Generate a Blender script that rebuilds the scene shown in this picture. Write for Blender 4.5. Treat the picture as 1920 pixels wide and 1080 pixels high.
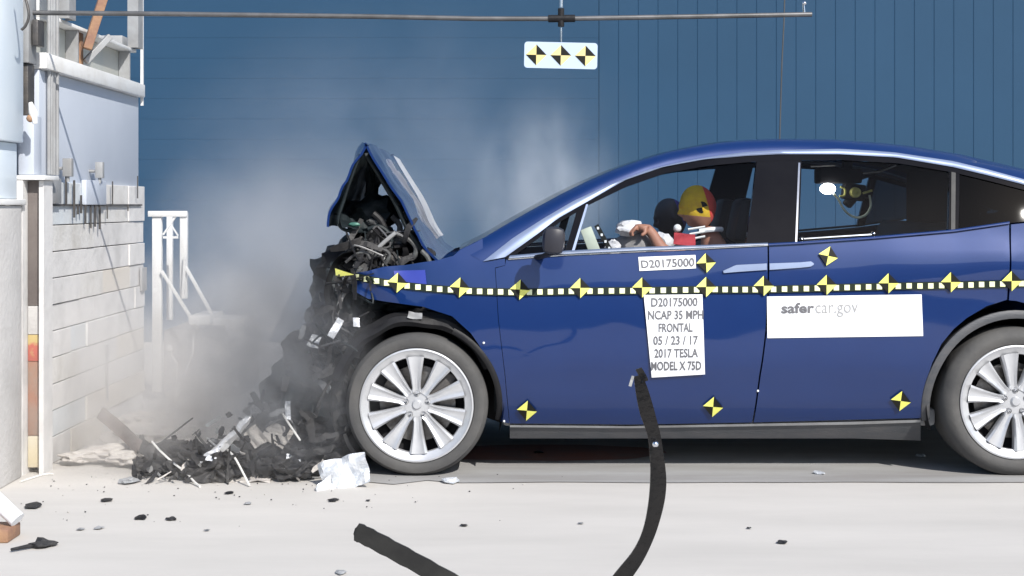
import bpy, bmesh, math, random
from mathutils import Vector, Matrix, noise
from mathutils.geometry import delaunay_2d_cdt
R = math.radians
random.seed(7)
for o in list(bpy.data.objects): bpy.data.objects.remove(o)
SC = bpy.context.scene
C = SC.collection
# ---------------------------------------------------------------- camera, sky, sun, exposure
CY, CZ, F = -7.2, 1.35, 2700.0          # camera distance and height; F = focal length in photo pixels
cd = bpy.data.cameras.new('camera'); cam = bpy.data.objects.new('camera', cd); C.objects.link(cam)
cam.location = (0, CY, CZ); cam.rotation_euler = (R(90), 0, 0)
cd.sensor_width = 36; cd.lens = 36 * F / 1920; cd.shift_y = -155 / 1920; cd.clip_start = .05; cd.clip_end = 3000
SC.camera = cam
SUNV = Vector((.46, -.80, .76)).normalized()
el = math.asin(SUNV.z); az = math.atan2(SUNV.x, SUNV.y)
W = bpy.data.worlds.new('World'); SC.world = W; W.use_nodes = True
nt = W.node_tree; nt.nodes.clear()
wo = nt.nodes.new('ShaderNodeOutputWorld'); bg = nt.nodes.new('ShaderNodeBackground'); sk = nt.nodes.new('ShaderNodeTexSky')
sk.sky_type = 'NISHITA'; sk.sun_disc = False; sk.sun_elevation = el; sk.sun_rotation = az; sk.dust_density = 1.0
bg.inputs[1].default_value = .15
nt.links.new(sk.outputs[0], bg.inputs[0]); nt.links.new(bg.outputs[0], wo.inputs[0])
sl = bpy.data.lights.new('sun', 'SUN'); sl.energy = 5.0; sl.angle = R(.53); sl.color = (1, .96, .9)
so = bpy.data.objects.new('sun', sl); C.objects.link(so)
so.rotation_euler = SUNV.to_track_quat('Z', 'Y').to_euler(); so.location = (3, -4, 8)
SC.view_settings.view_transform = 'Standard'; SC.view_settings.look = 'None'
SC.view_settings.exposure = 0.12; SC.view_settings.gamma = 1
SC.render.engine = 'CYCLES'
SC.cycles.volume_step_rate = 2.0; SC.cycles.volume_max_steps = 128
SC.cycles.max_bounces = 8; SC.cycles.volume_bounces = 2; SC.cycles.transparent_max_bounces = 24
SC.cycles.use_denoising = True
SC.cycles.sample_clamp_indirect = 6

# ---------------------------------------------------------------- helpers
def P(px, py, y):                        # photo pixel at distance y -> world point
    d = y - CY
    return Vector(((px - 960) * d / F, y, CZ - (py - 385) * d / F))

def lerp(tab, x):
    if x <= tab[0][0]: return tab[0][1]
    for (a, u), (b, v) in zip(tab, tab[1:]):
        if x <= b: return u + (v - u) * (x - a) / (b - a)
    return tab[-1][1]

MATS = {}
def mat(name, col, rough=.6, metal=0., col2=None, nscale=4., bump=0., coat=0., emit=None, estr=0., spec=.5, stretch=(1, 1, 1), contrast=(.35, .65), bscale=None, rough2=None, flake=0):
    m = bpy.data.materials.new(name); m.use_nodes = True; n = m.node_tree; b = n.nodes['Principled BSDF']
    b.inputs['Base Color'].default_value = (*col, 1); b.inputs['Roughness'].default_value = rough
    b.inputs['Metallic'].default_value = metal; b.inputs['Coat Weight'].default_value = coat
    b.inputs['Coat Roughness'].default_value = .04; b.inputs['Specular IOR Level'].default_value = spec
    if emit: b.inputs['Emission Color'].default_value = (*emit, 1); b.inputs['Emission Strength'].default_value = estr
    tc = n.nodes.new('ShaderNodeTexCoord'); mp = n.nodes.new('ShaderNodeMapping'); mp.inputs['Scale'].default_value = stretch
    geo = n.nodes.new('ShaderNodeNewGeometry')
    n.links.new(geo.outputs['Position'], mp.inputs[0])
    if col2 is not None or rough2 is not None:
        t = n.nodes.new('ShaderNodeTexNoise'); t.inputs['Scale'].default_value = nscale; t.inputs['Detail'].default_value = 8; t.inputs['Roughness'].default_value = .62
        n.links.new(mp.outputs[0], t.inputs['Vector'])
        rp = n.nodes.new('ShaderNodeMapRange'); rp.inputs[1].default_value = contrast[0]; rp.inputs[2].default_value = contrast[1]
        n.links.new(t.outputs['Fac'], rp.inputs[0])
        if col2 is not None:
            mx = n.nodes.new('ShaderNodeMix'); mx.data_type = 'RGBA'
            mx.inputs[6].default_value = (*col, 1); mx.inputs[7].default_value = (*col2, 1)
            n.links.new(rp.outputs[0], mx.inputs[0]); n.links.new(mx.outputs[2], b.inputs['Base Color'])
        if rough2 is not None:
            mr = n.nodes.new('ShaderNodeMapRange'); mr.inputs[3].default_value = rough; mr.inputs[4].default_value = rough2
            n.links.new(rp.outputs[0], mr.inputs[0]); n.links.new(mr.outputs[0], b.inputs['Roughness'])
    if bump:
        t2 = n.nodes.new('ShaderNodeTexNoise'); t2.inputs['Scale'].default_value = bscale or nscale * 6; t2.inputs['Detail'].default_value = 6
        n.links.new(mp.outputs[0], t2.inputs['Vector'])
        bp = n.nodes.new('ShaderNodeBump'); bp.inputs['Strength'].default_value = bump; bp.inputs['Distance'].default_value = .01
        n.links.new(t2.outputs['Fac'], bp.inputs['Height']); n.links.new(bp.outputs[0], b.inputs['Normal'])
    MATS[name] = m
    return m

def glass(name, tint=(1, 1, 1), dark=0., gloss=.08):
    m = bpy.data.materials.new(name); m.use_nodes = True; n = m.node_tree; n.nodes.clear()
    o = n.nodes.new('ShaderNodeOutputMaterial'); tr = n.nodes.new('ShaderNodeBsdfTransparent'); gl = n.nodes.new('ShaderNodeBsdfGlossy')
    tr.inputs[0].default_value = (*[c * (1 - dark) for c in tint], 1); gl.inputs['Roughness'].default_value = .03
    fr = n.nodes.new('ShaderNodeFresnel'); fr.inputs[0].default_value = 1.28
    mx = n.nodes.new('ShaderNodeMixShader'); n.links.new(fr.outputs[0], mx.inputs[0]); n.links.new(tr.outputs[0], mx.inputs[1]); n.links.new(gl.outputs[0], mx.inputs[2])
    n.links.new(mx.outputs[0], o.inputs[0]); return m

M = {}
M['paint'] = mat('blue_car_paint', (.0010, .0205, .112), .42, .2, coat=1.0, col2=(.0012, .023, .122), nscale=3, spec=.3)
M['paint_in'] = mat('blue_paint_inner', (.012, .035, .14), .5, .1, col2=(.008, .022, .09), nscale=5)
M['underhood'] = mat('underhood_dark', (.018, .026, .03), .55, .1, col2=(.008, .012, .014), nscale=7, bump=.3, spec=.3)
M['trim'] = mat('satin_trim', (.26, .32, .46), .42, .5, col2=(.22, .27, .40), nscale=3)
M['chrome'] = mat('chrome', (.75, .77, .8), .16, 1.0, col2=(.6, .62, .66), nscale=12)
M['black'] = mat('black_plastic', (.012, .012, .014), .5, 0, col2=(.02, .02, .021), nscale=9, bump=.15, spec=.2)
M['gloss_black'] = mat('gloss_black', (.006, .006, .008), .07, 0, col2=(.009, .009, .011), nscale=3, spec=.15)
M['rocker'] = mat('rocker_plastic', (.075, .08, .088), .5, 0, col2=(.10, .10, .105), nscale=6, bump=.2, stretch=(1, 1, 4), spec=.3)
M['rubber'] = mat('tyre_rubber', (.052, .052, .053), .78, 0, col2=(.085, .083, .08), nscale=5, bump=.25)
M['tread'] = mat('tyre_tread', (.035, .035, .036), .85, 0, col2=(.07, .068, .065), nscale=30, bump=.6)
M['rim'] = mat('silver_rim', (.60, .61, .63), .36, .5, col2=(.52, .53, .55), nscale=9)
M['disc'] = mat('brake_disc', (.2, .2, .2), .4, .8, col2=(.1, .09, .08), nscale=20)
M['interior'] = mat('interior_black', (.009, .009, .011), .85, 0, col2=(.014, .014, .016), nscale=4, spec=.25)
M['seat'] = mat('seat_black', (.012, .013, .016), .6, 0, col2=(.02, .021, .024), nscale=4, spec=.3)
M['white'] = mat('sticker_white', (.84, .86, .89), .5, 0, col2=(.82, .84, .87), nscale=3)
M['ink'] = mat('ink_grey', (.10, .10, .11), .6, 0, col2=(.16, .16, .17), nscale=20)
M['ink_light'] = mat('ink_light_grey', (.30, .30, .30), .6, 0, col2=(.36, .36, .36), nscale=20)
M['yellow'] = mat('marker_yellow', (.80, .78, .13), .5, 0, col2=(.78, .80, .22), nscale=6)
M['pale_yellow'] = mat('tape_pale_yellow', (.80, .84, .48), .5, 0, col2=(.78, .82, .56), nscale=9)
M['mblack'] = mat('marker_black', (.010, .011, .009), .6, 0, col2=(.014, .014, .010), nscale=12, spec=.2)
M['olive'] = mat('tape_dark', (.012, .020, .014), .6, 0, col2=(.02, .027, .014), nscale=12, spec=.2)
M['floor'] = mat('pale_floor', (.57, .545, .51), .8, 0, col2=(.47, .45, .42), nscale=1.1, bump=.15, bscale=60, contrast=(.3, .75), stretch=(.5, 2.2, 1))
M['track'] = mat('track_grey', (.36, .36, .355), .7, 0, col2=(.27, .26, .25), nscale=1.6, bump=.2, bscale=50, stretch=(.5, 3, 1))
M['rust_paint'] = mat('red_oxide', (.26, .10, .07), .7, 0, col2=(.16, .12, .11), nscale=3, bump=.2)
M['concrete'] = mat('pale_concrete', (.60, .58, .55), .85, 0, col2=(.44, .42, .41), nscale=3.5, bump=.4, bscale=40, contrast=(.4, .75))
M['concrete_g'] = mat('grey_concrete', (.55, .54, .53), .85, 0, col2=(.46, .45, .44), nscale=3.0, bump=.4, bscale=40)
M['plate'] = mat('plate_paint', (.52, .56, .63), .5, .0, col2=(.46, .50, .57), nscale=1.4, bump=.12, contrast=(.3, .75))
M['white_steel'] = mat('white_steel', (.74, .74, .73), .5, 0, col2=(.60, .58, .54), nscale=5, bump=.2, contrast=(.45, .8))
M['grey_steel'] = mat('grey_steel', (.34, .35, .36), .55, .1, col2=(.26, .26, .26), nscale=6, bump=.2)
M['panel_grey'] = mat('panel_grey_green', (.40, .42, .40), .6, 0, col2=(.50, .48, .42), nscale=2.5, bump=.2)
M['dark_steel'] = mat('dark_steel', (.07, .068, .07), .5, .4, col2=(.12, .11, .10), nscale=12, bump=.2)
M['rust'] = mat('rusty_brown_steel', (.24, .13, .09), .75, 0, col2=(.34, .20, .11), nscale=9, bump=.4)
M['cabinet'] = mat('pale_cabinet', (.60, .68, .76), .45, 0, col2=(.70, .76, .80), nscale=1.0)
M['channel'] = mat('brown_channel', (.12, .10, .095), .7, 0, col2=(.16, .14, .13), nscale=5, bump=.3)
M['orange'] = mat('orange_paint', (.30, .15, .10), .85, 0, col2=(.26, .20, .16), nscale=7, bump=.3)
M['red_yellow'] = mat('red_yellow_paint', (.42, .12, .09), .8, 0, col2=(.44, .34, .15), nscale=10, contrast=(.45, .55))
M['yellow_block'] = mat('worn_yellow', (.56, .48, .32), .8, 0, col2=(.52, .48, .38), nscale=5, bump=.3)
M['alu'] = mat('aluminium', (.80, .80, .80), .35, .55, col2=(.62, .62, .62), nscale=14, bump=.5)
M['shard'] = mat('clear_shard', (.55, .58, .62), .25, .2, col2=(.75, .77, .80), nscale=14, bump=.6)
M['dusty_black'] = mat('dusty_black_plastic', (.014, .014, .016), .55, .0, col2=(.085, .082, .08), nscale=6, bump=.5, contrast=(.42, .8), spec=.3)
M['dusty_panel'] = mat('dusty_brown_panel', (.09, .075, .07), .8, 0, col2=(.26, .22, .20), nscale=4, bump=.5)
M['rubble'] = mat('dusty_rubble', (.56, .53, .49), .95, 0, col2=(.40, .37, .35), nscale=7, bump=.8, contrast=(.4, .7))
M['wire'] = mat('white_wire', (.74, .73, .70), .5, 0, col2=(.6, .59, .56), nscale=12)
M['strip_black'] = mat('black_strip', (.005, .005, .0055), .24, 0, col2=(.010, .009, .009), nscale=9, bump=.25, spec=.4)
M['strip_grey'] = mat('grey_strip', (.035, .035, .033), .5, 0, col2=(.02, .02, .02), nscale=7, bump=.15, spec=.2)
M['skin'] = mat('dummy_vinyl', (.42, .20, .13), .55, 0, col2=(.34, .15, .10), nscale=12)
M['shirt'] = mat('dummy_shirt', (.09, .075, .11), .85, 0, col2=(.06, .05, .08), nscale=12, bump=.3)
M['face_yellow'] = mat('face_yellow', (.80, .55, .04), .85, 0, col2=(.68, .42, .05), nscale=30, spec=.15, bump=.3)
M['face_red'] = mat('face_red', (.72, .07, .06), .85, 0, col2=(.6, .10, .08), nscale=30, spec=.15, bump=.3)
M['red_cloth'] = mat('red_cloth', (.52, .05, .06), .8, 0, col2=(.4, .03, .05), nscale=9, bump=.3)
M['purple'] = mat('blue_purple_paint', (.12, .09, .42), .6, 0, col2=(.09, .07, .3), nscale=9)
M['dark_head'] = mat('dark_head', (.035, .035, .045), .45, 0, col2=(.05, .04, .04), nscale=6)
M['bag'] = mat('airbag_white', (.74, .72, .74), .85, 0, col2=(.6, .58, .6), nscale=10, bump=.4)
M['bag_grey'] = mat('airbag_grey', (.28, .26, .255), .9, 0, col2=(.2, .19, .19), nscale=8, bump=.4)
M['cable_yellow'] = mat('cable_yellow', (.82, .86, .66), .5, 0, col2=(.75, .8, .6), nscale=9)
M['brass'] = mat('yellow_green_metal', (.74, .70, .22), .4, .1, col2=(.5, .5, .16), nscale=9)
M['lamp'] = mat('lit_lamp', (1, 1, 1), .4, emit=(1, .98, .95), estr=12)
M['green'] = mat('teal_green', (.06, .20, .15), .5, .1, col2=(.03, .1, .08), nscale=9)
M['platew'] = mat('target_plate_paint', (.48, .58, .72), .45, .0, col2=(.44, .53, .68), nscale=3)
M['gold'] = mat('target_gold', (.74, .62, .22), .5, 0, col2=(.70, .60, .28), nscale=6)
M['pipe'] = mat('pipe_grey', (.16, .16, .165), .45, .5, col2=(.10, .10, .10), nscale=9)
M['blue_tape'] = mat('bright_blue_tape', (.03, .05, .32), .45, 0, col2=(.03, .045, .28), nscale=6)
M['glass'] = glass('clear_window_glass', (.95, .98, 1.), .04)
M['glass_dark'] = glass('tinted_window_glass', (.75, .9, 1.), .93)
M['glass_mid'] = glass('roof_glass_tint', (.85, .95, 1.), .45)

ROOTS = {}
def tag(o, label=None, cat=None, group=None, kind=None):
    if label: o['label'] = label
    if cat: o['category'] = cat
    if group: o['group'] = group
    if kind: o['kind'] = kind
    return o
def thing(name, loc, label, cat, group=None):
    o = bpy.data.objects.new(name, None); C.objects.link(o); o.location = loc; o.empty_display_size = .1
    ROOTS[o.name] = Vector(loc)
    return tag(o, label, cat, group)
def mk(name, bm, mats, parent=None, smooth=True, normals=None):
    """link bm as one mesh; the origin goes to the middle of its bounds, verts are given in world space"""
    if not isinstance(mats, (list, tuple)): mats = [mats]
    if len(bm.verts) == 0: bm.verts.new((0, 0, 0))
    lo = Vector([min(v.co[i] for v in bm.verts) for i in range(3)]); hi = Vector([max(v.co[i] for v in bm.verts) for i in range(3)])
    c = (lo + hi) / 2
    for v in bm.verts: v.co -= c
    me = bpy.data.meshes.new(name)
    bm.to_mesh(me); bm.free()
    for m in mats: me.materials.append(m)
    for p in me.polygons: p.use_smooth = smooth
    o = bpy.data.objects.new(name, me); C.objects.link(o)
    pl = Vector((0, 0, 0))
    if parent is not None:
        o.parent = parent; pl = ROOTS.get(parent.name, Vector((0, 0, 0)))
    o.location = c - pl
    ROOTS[o.name] = c
    if smooth and normals is None:
        try: me.set_sharp_from_angle(angle=R(38))
        except Exception: pass
    return o
def NB(): return bmesh.new()

def box(bm, c, s, rot=None, mi=0, bev=0.):
    """box centre c, full size s"""
    g = bmesh.ops.create_cube(bm, size=1.0); vs = g['verts']
    for v in vs: v.co = Vector((v.co.x * s[0], v.co.y * s[1], v.co.z * s[2]))
    fs = list({f for v in vs for f in v.link_faces})
    if bev > 0:
        es = list({e for v in vs for e in v.link_edges})
        r = bmesh.ops.bevel(bm, geom=es, offset=bev, segments=2, affect='EDGES', profile=.5)
        fs = list({f for f in r['faces']} | {f for v in r['verts'] for f in v.link_faces})
        vs = list({v for f in fs for v in f.verts})
    for v in vs:
        co = v.co.copy()
        if rot is not None: co = rot @ co
        v.co = co + Vector(c)
    for f in fs: f.material_index = mi
    return vs
def bx(bm, x0, x1, y0, y1, z0, z1, mi=0, bev=0.):
    return box(bm, ((x0 + x1) / 2, (y0 + y1) / 2, (z0 + z1) / 2), (abs(x1 - x0), abs(y1 - y0), abs(z1 - z0)), None, mi, bev)
def beam(bm, a, b, w, h=None, mi=0, up=Vector((0, 0, 1)), bev=0.):
    a = Vector(a); b = Vector(b); h = h or w
    d = (b - a); L = d.length; z = d.normalized()
    if abs(z.dot(up)) > .98: up = Vector((0, 1, 0))
    x = up.cross(z).normalized(); y = z.cross(x)
    m = Matrix((x, y, z)).transposed()
    return box(bm, (a + b) / 2, (w, h, L), m, mi, bev)
def smoothpts(pts, n=6):
    """catmull-rom through pts"""
    pts = [Vector(p) for p in pts]
    if len(pts) < 3: return pts
    out = []
    for i in range(len(pts) - 1):
        p0 = pts[max(i - 1, 0)]; p1 = pts[i]; p2 = pts[i + 1]; p3 = pts[min(i + 2, len(pts) - 1)]
        for k in range(n):
            t = k / n
            out.append(.5 * ((2 * p1) + (-p0 + p2) * t + (2 * p0 - 5 * p1 + 4 * p2 - p3) * t * t + (-p0 + 3 * p1 - 3 * p2 + p3) * t ** 3))
    out.append(pts[-1]); return out
def tube(bm, pts, r, n=8, mi=0, caps=True, flat=None, a0=0.):
    """tube along pts; r number or list; flat=(sx, sy) squashes the section"""
    pts = [Vector(p) for p in pts]; rings = []
    up = Vector((0, 0, 1)); pn = None
    for i, p in enumerate(pts):
        d = (pts[min(i + 1, len(pts) - 1)] - pts[max(i - 1, 0)]).normalized()
        if pn is None:
            a = up if abs(d.dot(up)) < .95 else Vector((0, 1, 0))
            nx = a.cross(d).normalized()
        else:
            nx = (pn - d * pn.dot(d)).normalized()
        pn = nx; ny = d.cross(nx)
        rr = r[i] if isinstance(r, (list, tuple)) else r
        sx, sy = flat or (1, 1)
        rings.append([bm.verts.new(p + nx * (math.cos(a0 + 2 * math.pi * k / n) * rr * sx) + ny * (math.sin(a0 + 2 * math.pi * k / n) * rr * sy)) for k in range(n)])
    for a, b in zip(rings, rings[1:]):
        for k in range(n):
            f = bm.faces.new((a[k], a[(k + 1) % n], b[(k + 1) % n], b[k])); f.material_index = mi
    if caps:
        f = bm.faces.new(rings[0][::-1]); f.material_index = mi
        f = bm.faces.new(rings[-1]); f.material_index = mi
def lathe(bm, prof, c, axis='y', n=64, mi=0, close=False, a0=0, a1=2 * math.pi):
    """prof = [(r, h)]; revolve about axis through c"""
    full = abs(a1 - a0 - 2 * math.pi) < 1e-6
    m = n if full else n + 1
    rings = []
    for k in range(m):
        a = a0 + (a1 - a0) * k / n; ca, sa = math.cos(a), math.sin(a); ring = []
        for r, h in prof:
            if axis == 'y': co = Vector((ca * r, h, sa * r))
            elif axis == 'z': co = Vector((ca * r, sa * r, h))
            else: co = Vector((h, ca * r, sa * r))
            ring.append(bm.verts.new(co + Vector(c)))
        rings.append(ring)
    for k in range(n):
        A = rings[k]; B = rings[(k + 1) % m]
        for j in range(len(prof) - 1):
            try: f = bm.faces.new((A[j], A[j + 1], B[j + 1], B[j])); f.material_index = mi
            except ValueError: pass
    return rings
def ball(bm, c, r, sub=2, mi=0, s=(1, 1, 1), disp=0, freq=3, seed=0):
    g = bmesh.ops.create_icosphere(bm, subdivisions=sub, radius=1)
    for v in g['verts']:
        co = v.co.copy()
        k = 1 + disp * noise.noise(co * freq + Vector((seed * 7.1, seed * 3.3, seed))) if disp else 1
        v.co = Vector(c) + Vector((co.x * r * s[0] * k, co.y * r * s[1] * k, co.z * r * s[2] * k))
    for f in {f for v in g['verts'] for f in v.link_faces}: f.material_index = mi
    return g['verts']
def fixn(bm): bmesh.ops.recalc_face_normals(bm, faces=bm.faces[:])

def crumple(bm, c, s, rot, amp, freq, seed, n=10, th=.006, mi=0):
    """a crumpled sheet of sheet metal / plastic: grid bent by ridged noise, thickness th"""
    pts = []
    off = Vector((seed * 3.7, seed * 1.9, seed * 5.3))
    for i in range(n + 1):
        row = []
        for j in range(n + 1):
            u, v = i / n - .5, j / n - .5
            q = Vector((u * s[0], v * s[1], 0))
            nn = noise.noise(q * freq + off); n2 = noise.noise(q * freq * 2.3 + off * 2)
            z = amp * (1.6 * (abs(nn) - .25) + .7 * n2)
            x = q.x + amp * .6 * noise.noise(q * freq + off * 3); y = q.y + amp * .6 * noise.noise(q * freq - off)
            row.append(Vector(c) + rot @ Vector((x, y, z)))
        pts.append(row)
    nrm = rot @ Vector((0, 0, 1))
    A = [[bm.verts.new(p) for p in r] for r in pts]; B = [[bm.verts.new(p + nrm * th) for p in r] for r in pts]
    def F_(*v):
        f = bm.faces.new(v); f.material_index = mi
    for i in range(n):
        for j in range(n):
            F_(A[i][j], A[i][j + 1], A[i + 1][j + 1], A[i + 1][j]); F_(B[i][j], B[i + 1][j], B[i + 1][j + 1], B[i][j + 1])
    for i in range(n):
        F_(A[i][0], A[i + 1][0], B[i + 1][0], B[i][0]); F_(A[i][n], B[i][n], B[i + 1][n], A[i + 1][n])
        F_(A[0][i], B[0][i], B[0][i + 1], A[0][i + 1]); F_(A[n][i], A[n][i + 1], B[n][i + 1], B[n][i])
def eul(a, b, c): 
    from mathutils import Euler
    return Euler((R(a), R(b), R(c))).to_matrix()

# ================================================================ SETTING
bm = NB(); bmesh.ops.create_grid(bm, x_segments=2, y_segments=2, size=400)
gr = mk('ground', bm, M['floor'], smooth=False); tag(gr, kind='structure', label='pale painted concrete floor')
# crash lane: grey worn strip running towards the barrier
bm = NB()
n = 60; top = []; bot = []
for i in range(n + 1):
    x = -1.35 + i * (9.35) / n
    e = .02 * noise.noise(Vector((x * 2.1, 0, 0))) if x > -.4 else .12 * noise.noise(Vector((x * 4, 3, 0))) + max(0, (-.6 - x)) * .25
    bot.append(bm.verts.new((x, -.20 + e, .004))); top.append(bm.verts.new((x, 2.35 - (e if x < -.4 else 0), .004)))
for i in range(n): bm.faces.new((bot[i], bot[i + 1], top[i + 1], top[i]))
o = mk('track', bm, M['track'], smooth=False); tag(o, kind='structure', label='grey worn strip of the crash lane under the car')
bm = NB(); ps = []
for k in range(28):
    a = 2 * math.pi * k / 28; rr = 1 + .25 * noise.noise(Vector((math.cos(a) * 2, math.sin(a) * 2, 5)))
    ps.append(bm.verts.new((.22 + .62 * rr * math.cos(a), .62 + .26 * rr * math.sin(a), .008)))
bm.faces.new(ps)
o = mk('floor_stain', bm, M['rust_paint'], smooth=False); tag(o, kind='structure', label='reddish brown stain on the lane under the front door')

# blue metal siding wall
WY = 7.0
def wall():
    bm = NB(); x = .86; prof = []
    pitch = .1945
    while x < 13:
        prof += [(x, 0), (x + pitch - .020, 0.0), (x + pitch - .014, .005), (x + pitch - .006, .005)]; x += pitch
    lo = [bm.verts.new((a, WY + b, 0)) for a, b in prof]; hi = [bm.verts.new((a, WY + b, 7)) for a, b in prof]
    for i in range(len(prof) - 1): bm.faces.new((lo[i], lo[i + 1], hi[i + 1], hi[i]))
    bx(bm, .86, 13, WY + .05, WY + .25, 0, 7)
    return bm
M['siding'] = mat('blue_siding', (.017, .058, .116), .7, .0, col2=(.015, .052, .104), nscale=.7, bump=.05, spec=.25, contrast=(.3, .7))
wl = thing('siding_wall', (2, WY, 0), 'long blue ribbed metal wall standing behind the crashed car', 'wall')
mk('siding', wall(), M['siding'], wl, smooth=False)
bm = NB()
zz = 0.
while zz < 7:                              # courses of painted blocks with shallow joints, left part of the wall
    xx = -9. + (.2 if int(zz / .2) % 2 else 0)
    bx(bm, -9, .855, WY + .0015, WY + .2, zz, zz + .0022)
    bx(bm, -9, .855, WY + .0, WY + .2, zz + .0024, zz + .1998)
    zz += .2
mk('painted_blocks', bm, M['siding'], wl, smooth=False)
bm = NB(); bx(bm, -9, 13, WY - .03, WY + .28, 7.0, 7.12)
mk('coping', bm, M['grey_steel'], wl, smooth=False)

sh = thing('added_shed', (1, -26, 0), 'unseen dark shed added for the car side to reflect', 'shed')  # unseen shed behind the camera, added to darken horizon reflections in the car paint
bm = NB(); bx(bm, -30, 32, -30, -26, 0, 6.5); mk('added_shed_wall', bm, mat('added_shed_cladding', (.05, .07, .10), .7, col2=(.035, .05, .075), nscale=.6), sh, smooth=False)
bm = NB(); bx(bm, -30.2, 32.2, -30.2, -25.7, 6.505, 6.8); mk('added_shed_roof', bm, M['grey_steel'], sh, smooth=False)

# ================================================================ CRASH BARRIER
XB = -2.4
bar = thing('crash_barrier', (-3.0, 1.2, 0), 'massive pale block and steel crash barrier at the left edge', 'crash barrier')
# block face, courses of pale blocks with open joints
def blocks():
    bm = NB(); z = 0; rnd = random.Random(3); row = 0
    bx(bm, -3.4, XB - .085, .2, 2.15, .0, 1.44, 1)
    while z < 1.46:
        h = .1385 if z + .1385 < 1.38 else 1.475 - z
        y = .165
        while y < 2.19:
            L = rnd.choice([.30, .46, .62, .75, .9]); y1 = min(y + L, 2.2)
            if 2.2 - y1 < .18: y1 = 2.2
            pr = rnd.uniform(-.006, .006)
            mi = rnd.choice([0, 0, 0, 2, 3, 0, 0, 4])
            bx(bm, XB - .12, XB + pr, y + .002, y1 - .002, z + .002, z + h - .003, mi, .003)
            y = y1
        z += h; row += 1
        if h != .1385: break
    return bm
M['blk_a'] = mat('block_cream', (.62, .61, .59), .85, 0, col2=(.46, .44, .40), nscale=5, bump=.4, contrast=(.45, .75))
M['blk_b'] = mat('block_bluish', (.58, .62, .645), .8, 0, col2=(.55, .57, .58), nscale=4, bump=.4)
M['blk_c'] = mat('block_buff', (.63, .59, .53), .85, 0, col2=(.60, .56, .50), nscale=4, bump=.4, contrast=(.35, .6))
M['blk_0'] = mat('block_pale', (.64, .63, .62), .85, 0, col2=(.43, .425, .42), nscale=3.5, bump=.4, contrast=(.45, .8))
mk('block_face', blocks(), [M['blk_0'], M['concrete_g'], M['blk_b'], M['blk_a'], M['blk_c']], bar, smooth=False)
# steel face plate above the blocks
bm = NB(); bx(bm, -3.3, XB - .03, .2, 2.17, 1.45, 2.05, 0, .004)
mk('face_plate', bm, M['plate'], bar)
bm = NB(); bx(bm, -3.3, XB + .012, .19, 2.175, 2.052, 2.135, 0, .006)
mk('ledge_beam', bm, M['white_steel'], bar)
bm = NB(); bx(bm, -3.3, XB - .10, .22, 2.10, 2.137, 2.33, 0, .004)
mk('recessed_panel', bm, M['panel_grey'], bar)
# top channel beam, white, with upturned lip
bm = NB(); bx(bm, -2.85, XB - .02, .45, 2.08, 2.332, 2.352, 0, .003); bx(bm, -2.85, -2.80, .45, 2.08, 2.353, 2.50, 0, .003)
bx(bm, -2.80, XB - .03, .45, .475, 2.353, 2.50, 0, .003)
for yy in (.9, 1.35, 1.8): bx(bm, -2.79, -2.785, yy, yy + .03, 2.40, 2.46, 1)
mk('top_channel', bm, [M['white_steel'], M['dark_steel']], bar)
# stiffener ribs of the recessed panel
for yy in (.86, 1.95):
    bm = NB(); bx(bm, XB - .098, XB - .03, yy, yy + .02, 2.138, 2.329, 0)
    mk('stiffener', bm, M['grey_steel'], bar, smooth=False)
# posts
def post(px0, px1, y, z0, z1, m):
    bm = NB(); a = P(px0, 0, y).x; b = P(px1, 0, y).x
    bx(bm, a, b, y, y + .012, z0, z1); bx(bm, b - .012, b, y - .09, y - .001, z0, z1); bx(bm, a, b, y - .103, y - .091, z0, z1)
    return mk('post', bm, m, bar, smooth=False)
post(122, 141, .62, 2.353, 3.1, M['grey_steel']); post(247, 267, 2.05, 2.353, 3.2, M['grey_steel'])
bm = NB(); bx(bm, XB - .02, XB - .004, 2.178, 2.2, 2.0, 3.2); mk('corner_strip', bm, M['white_steel'], bar, smooth=False)
# rusty braces
bm = NB(); beam(bm, P(163, 92, .95), P(205, -40, 1.0), .06, .05, bev=.005); mk('brace', bm, M['rust'], bar, smooth=False)['label'] = 'rusty brown brace'
bm = NB(); beam(bm, P(160, 116, 1.02), P(206, 68, 1.1), .045, .035, bev=.004); mk('brace', bm, M['grey_steel'], bar, smooth=False)['label'] = 'short grey brace'
bm = NB(); bx(bm, XB - .097, XB - .05, .98, 1.03, 2.139, 2.33); mk('gusset', bm, M['rust'], bar, smooth=False)
bm = NB(); bx(bm, XB - .16, XB - .03, 1.78, 1.9, 2.353, 2.41, 0, .004); mk('junction_box', bm, M['grey_steel'], bar)
# near end: H column with a dark recessed web and stacked coloured fillers
bm = NB()
bx(bm, -2.47, -2.440, -.02, .19, 0, 1.475); bx(bm, -2.372, -2.348, .02, .160, 0, 1.475)
mk('end_flange', bm, M['blk_0'], bar, smooth=False)
def filler(z0, z1, m, lab):
    bm = NB(); bx(bm, -2.438, -2.374, .05, .19, z0, z1, 0, .003); mk('filler_block', bm, m, bar)['label'] = lab
filler(.845, 1.475, M['channel'], 'dark brown recess'); filler(.70, .843, M['concrete_g'], 'grey filler'); filler(.565, .698, M['red_yellow'], 'red and yellow painted filler')
filler(.19, .563, M['orange'], 'rust orange filler'); filler(0.03, .188, M['yellow_block'], 'worn yellow filler')
bm = NB(); bx(bm, -2.48, -2.33, -.02, .21, 1.477, 1.50, 0, .003); mk('cap_plate', bm, M['white_steel'], bar)
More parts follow.
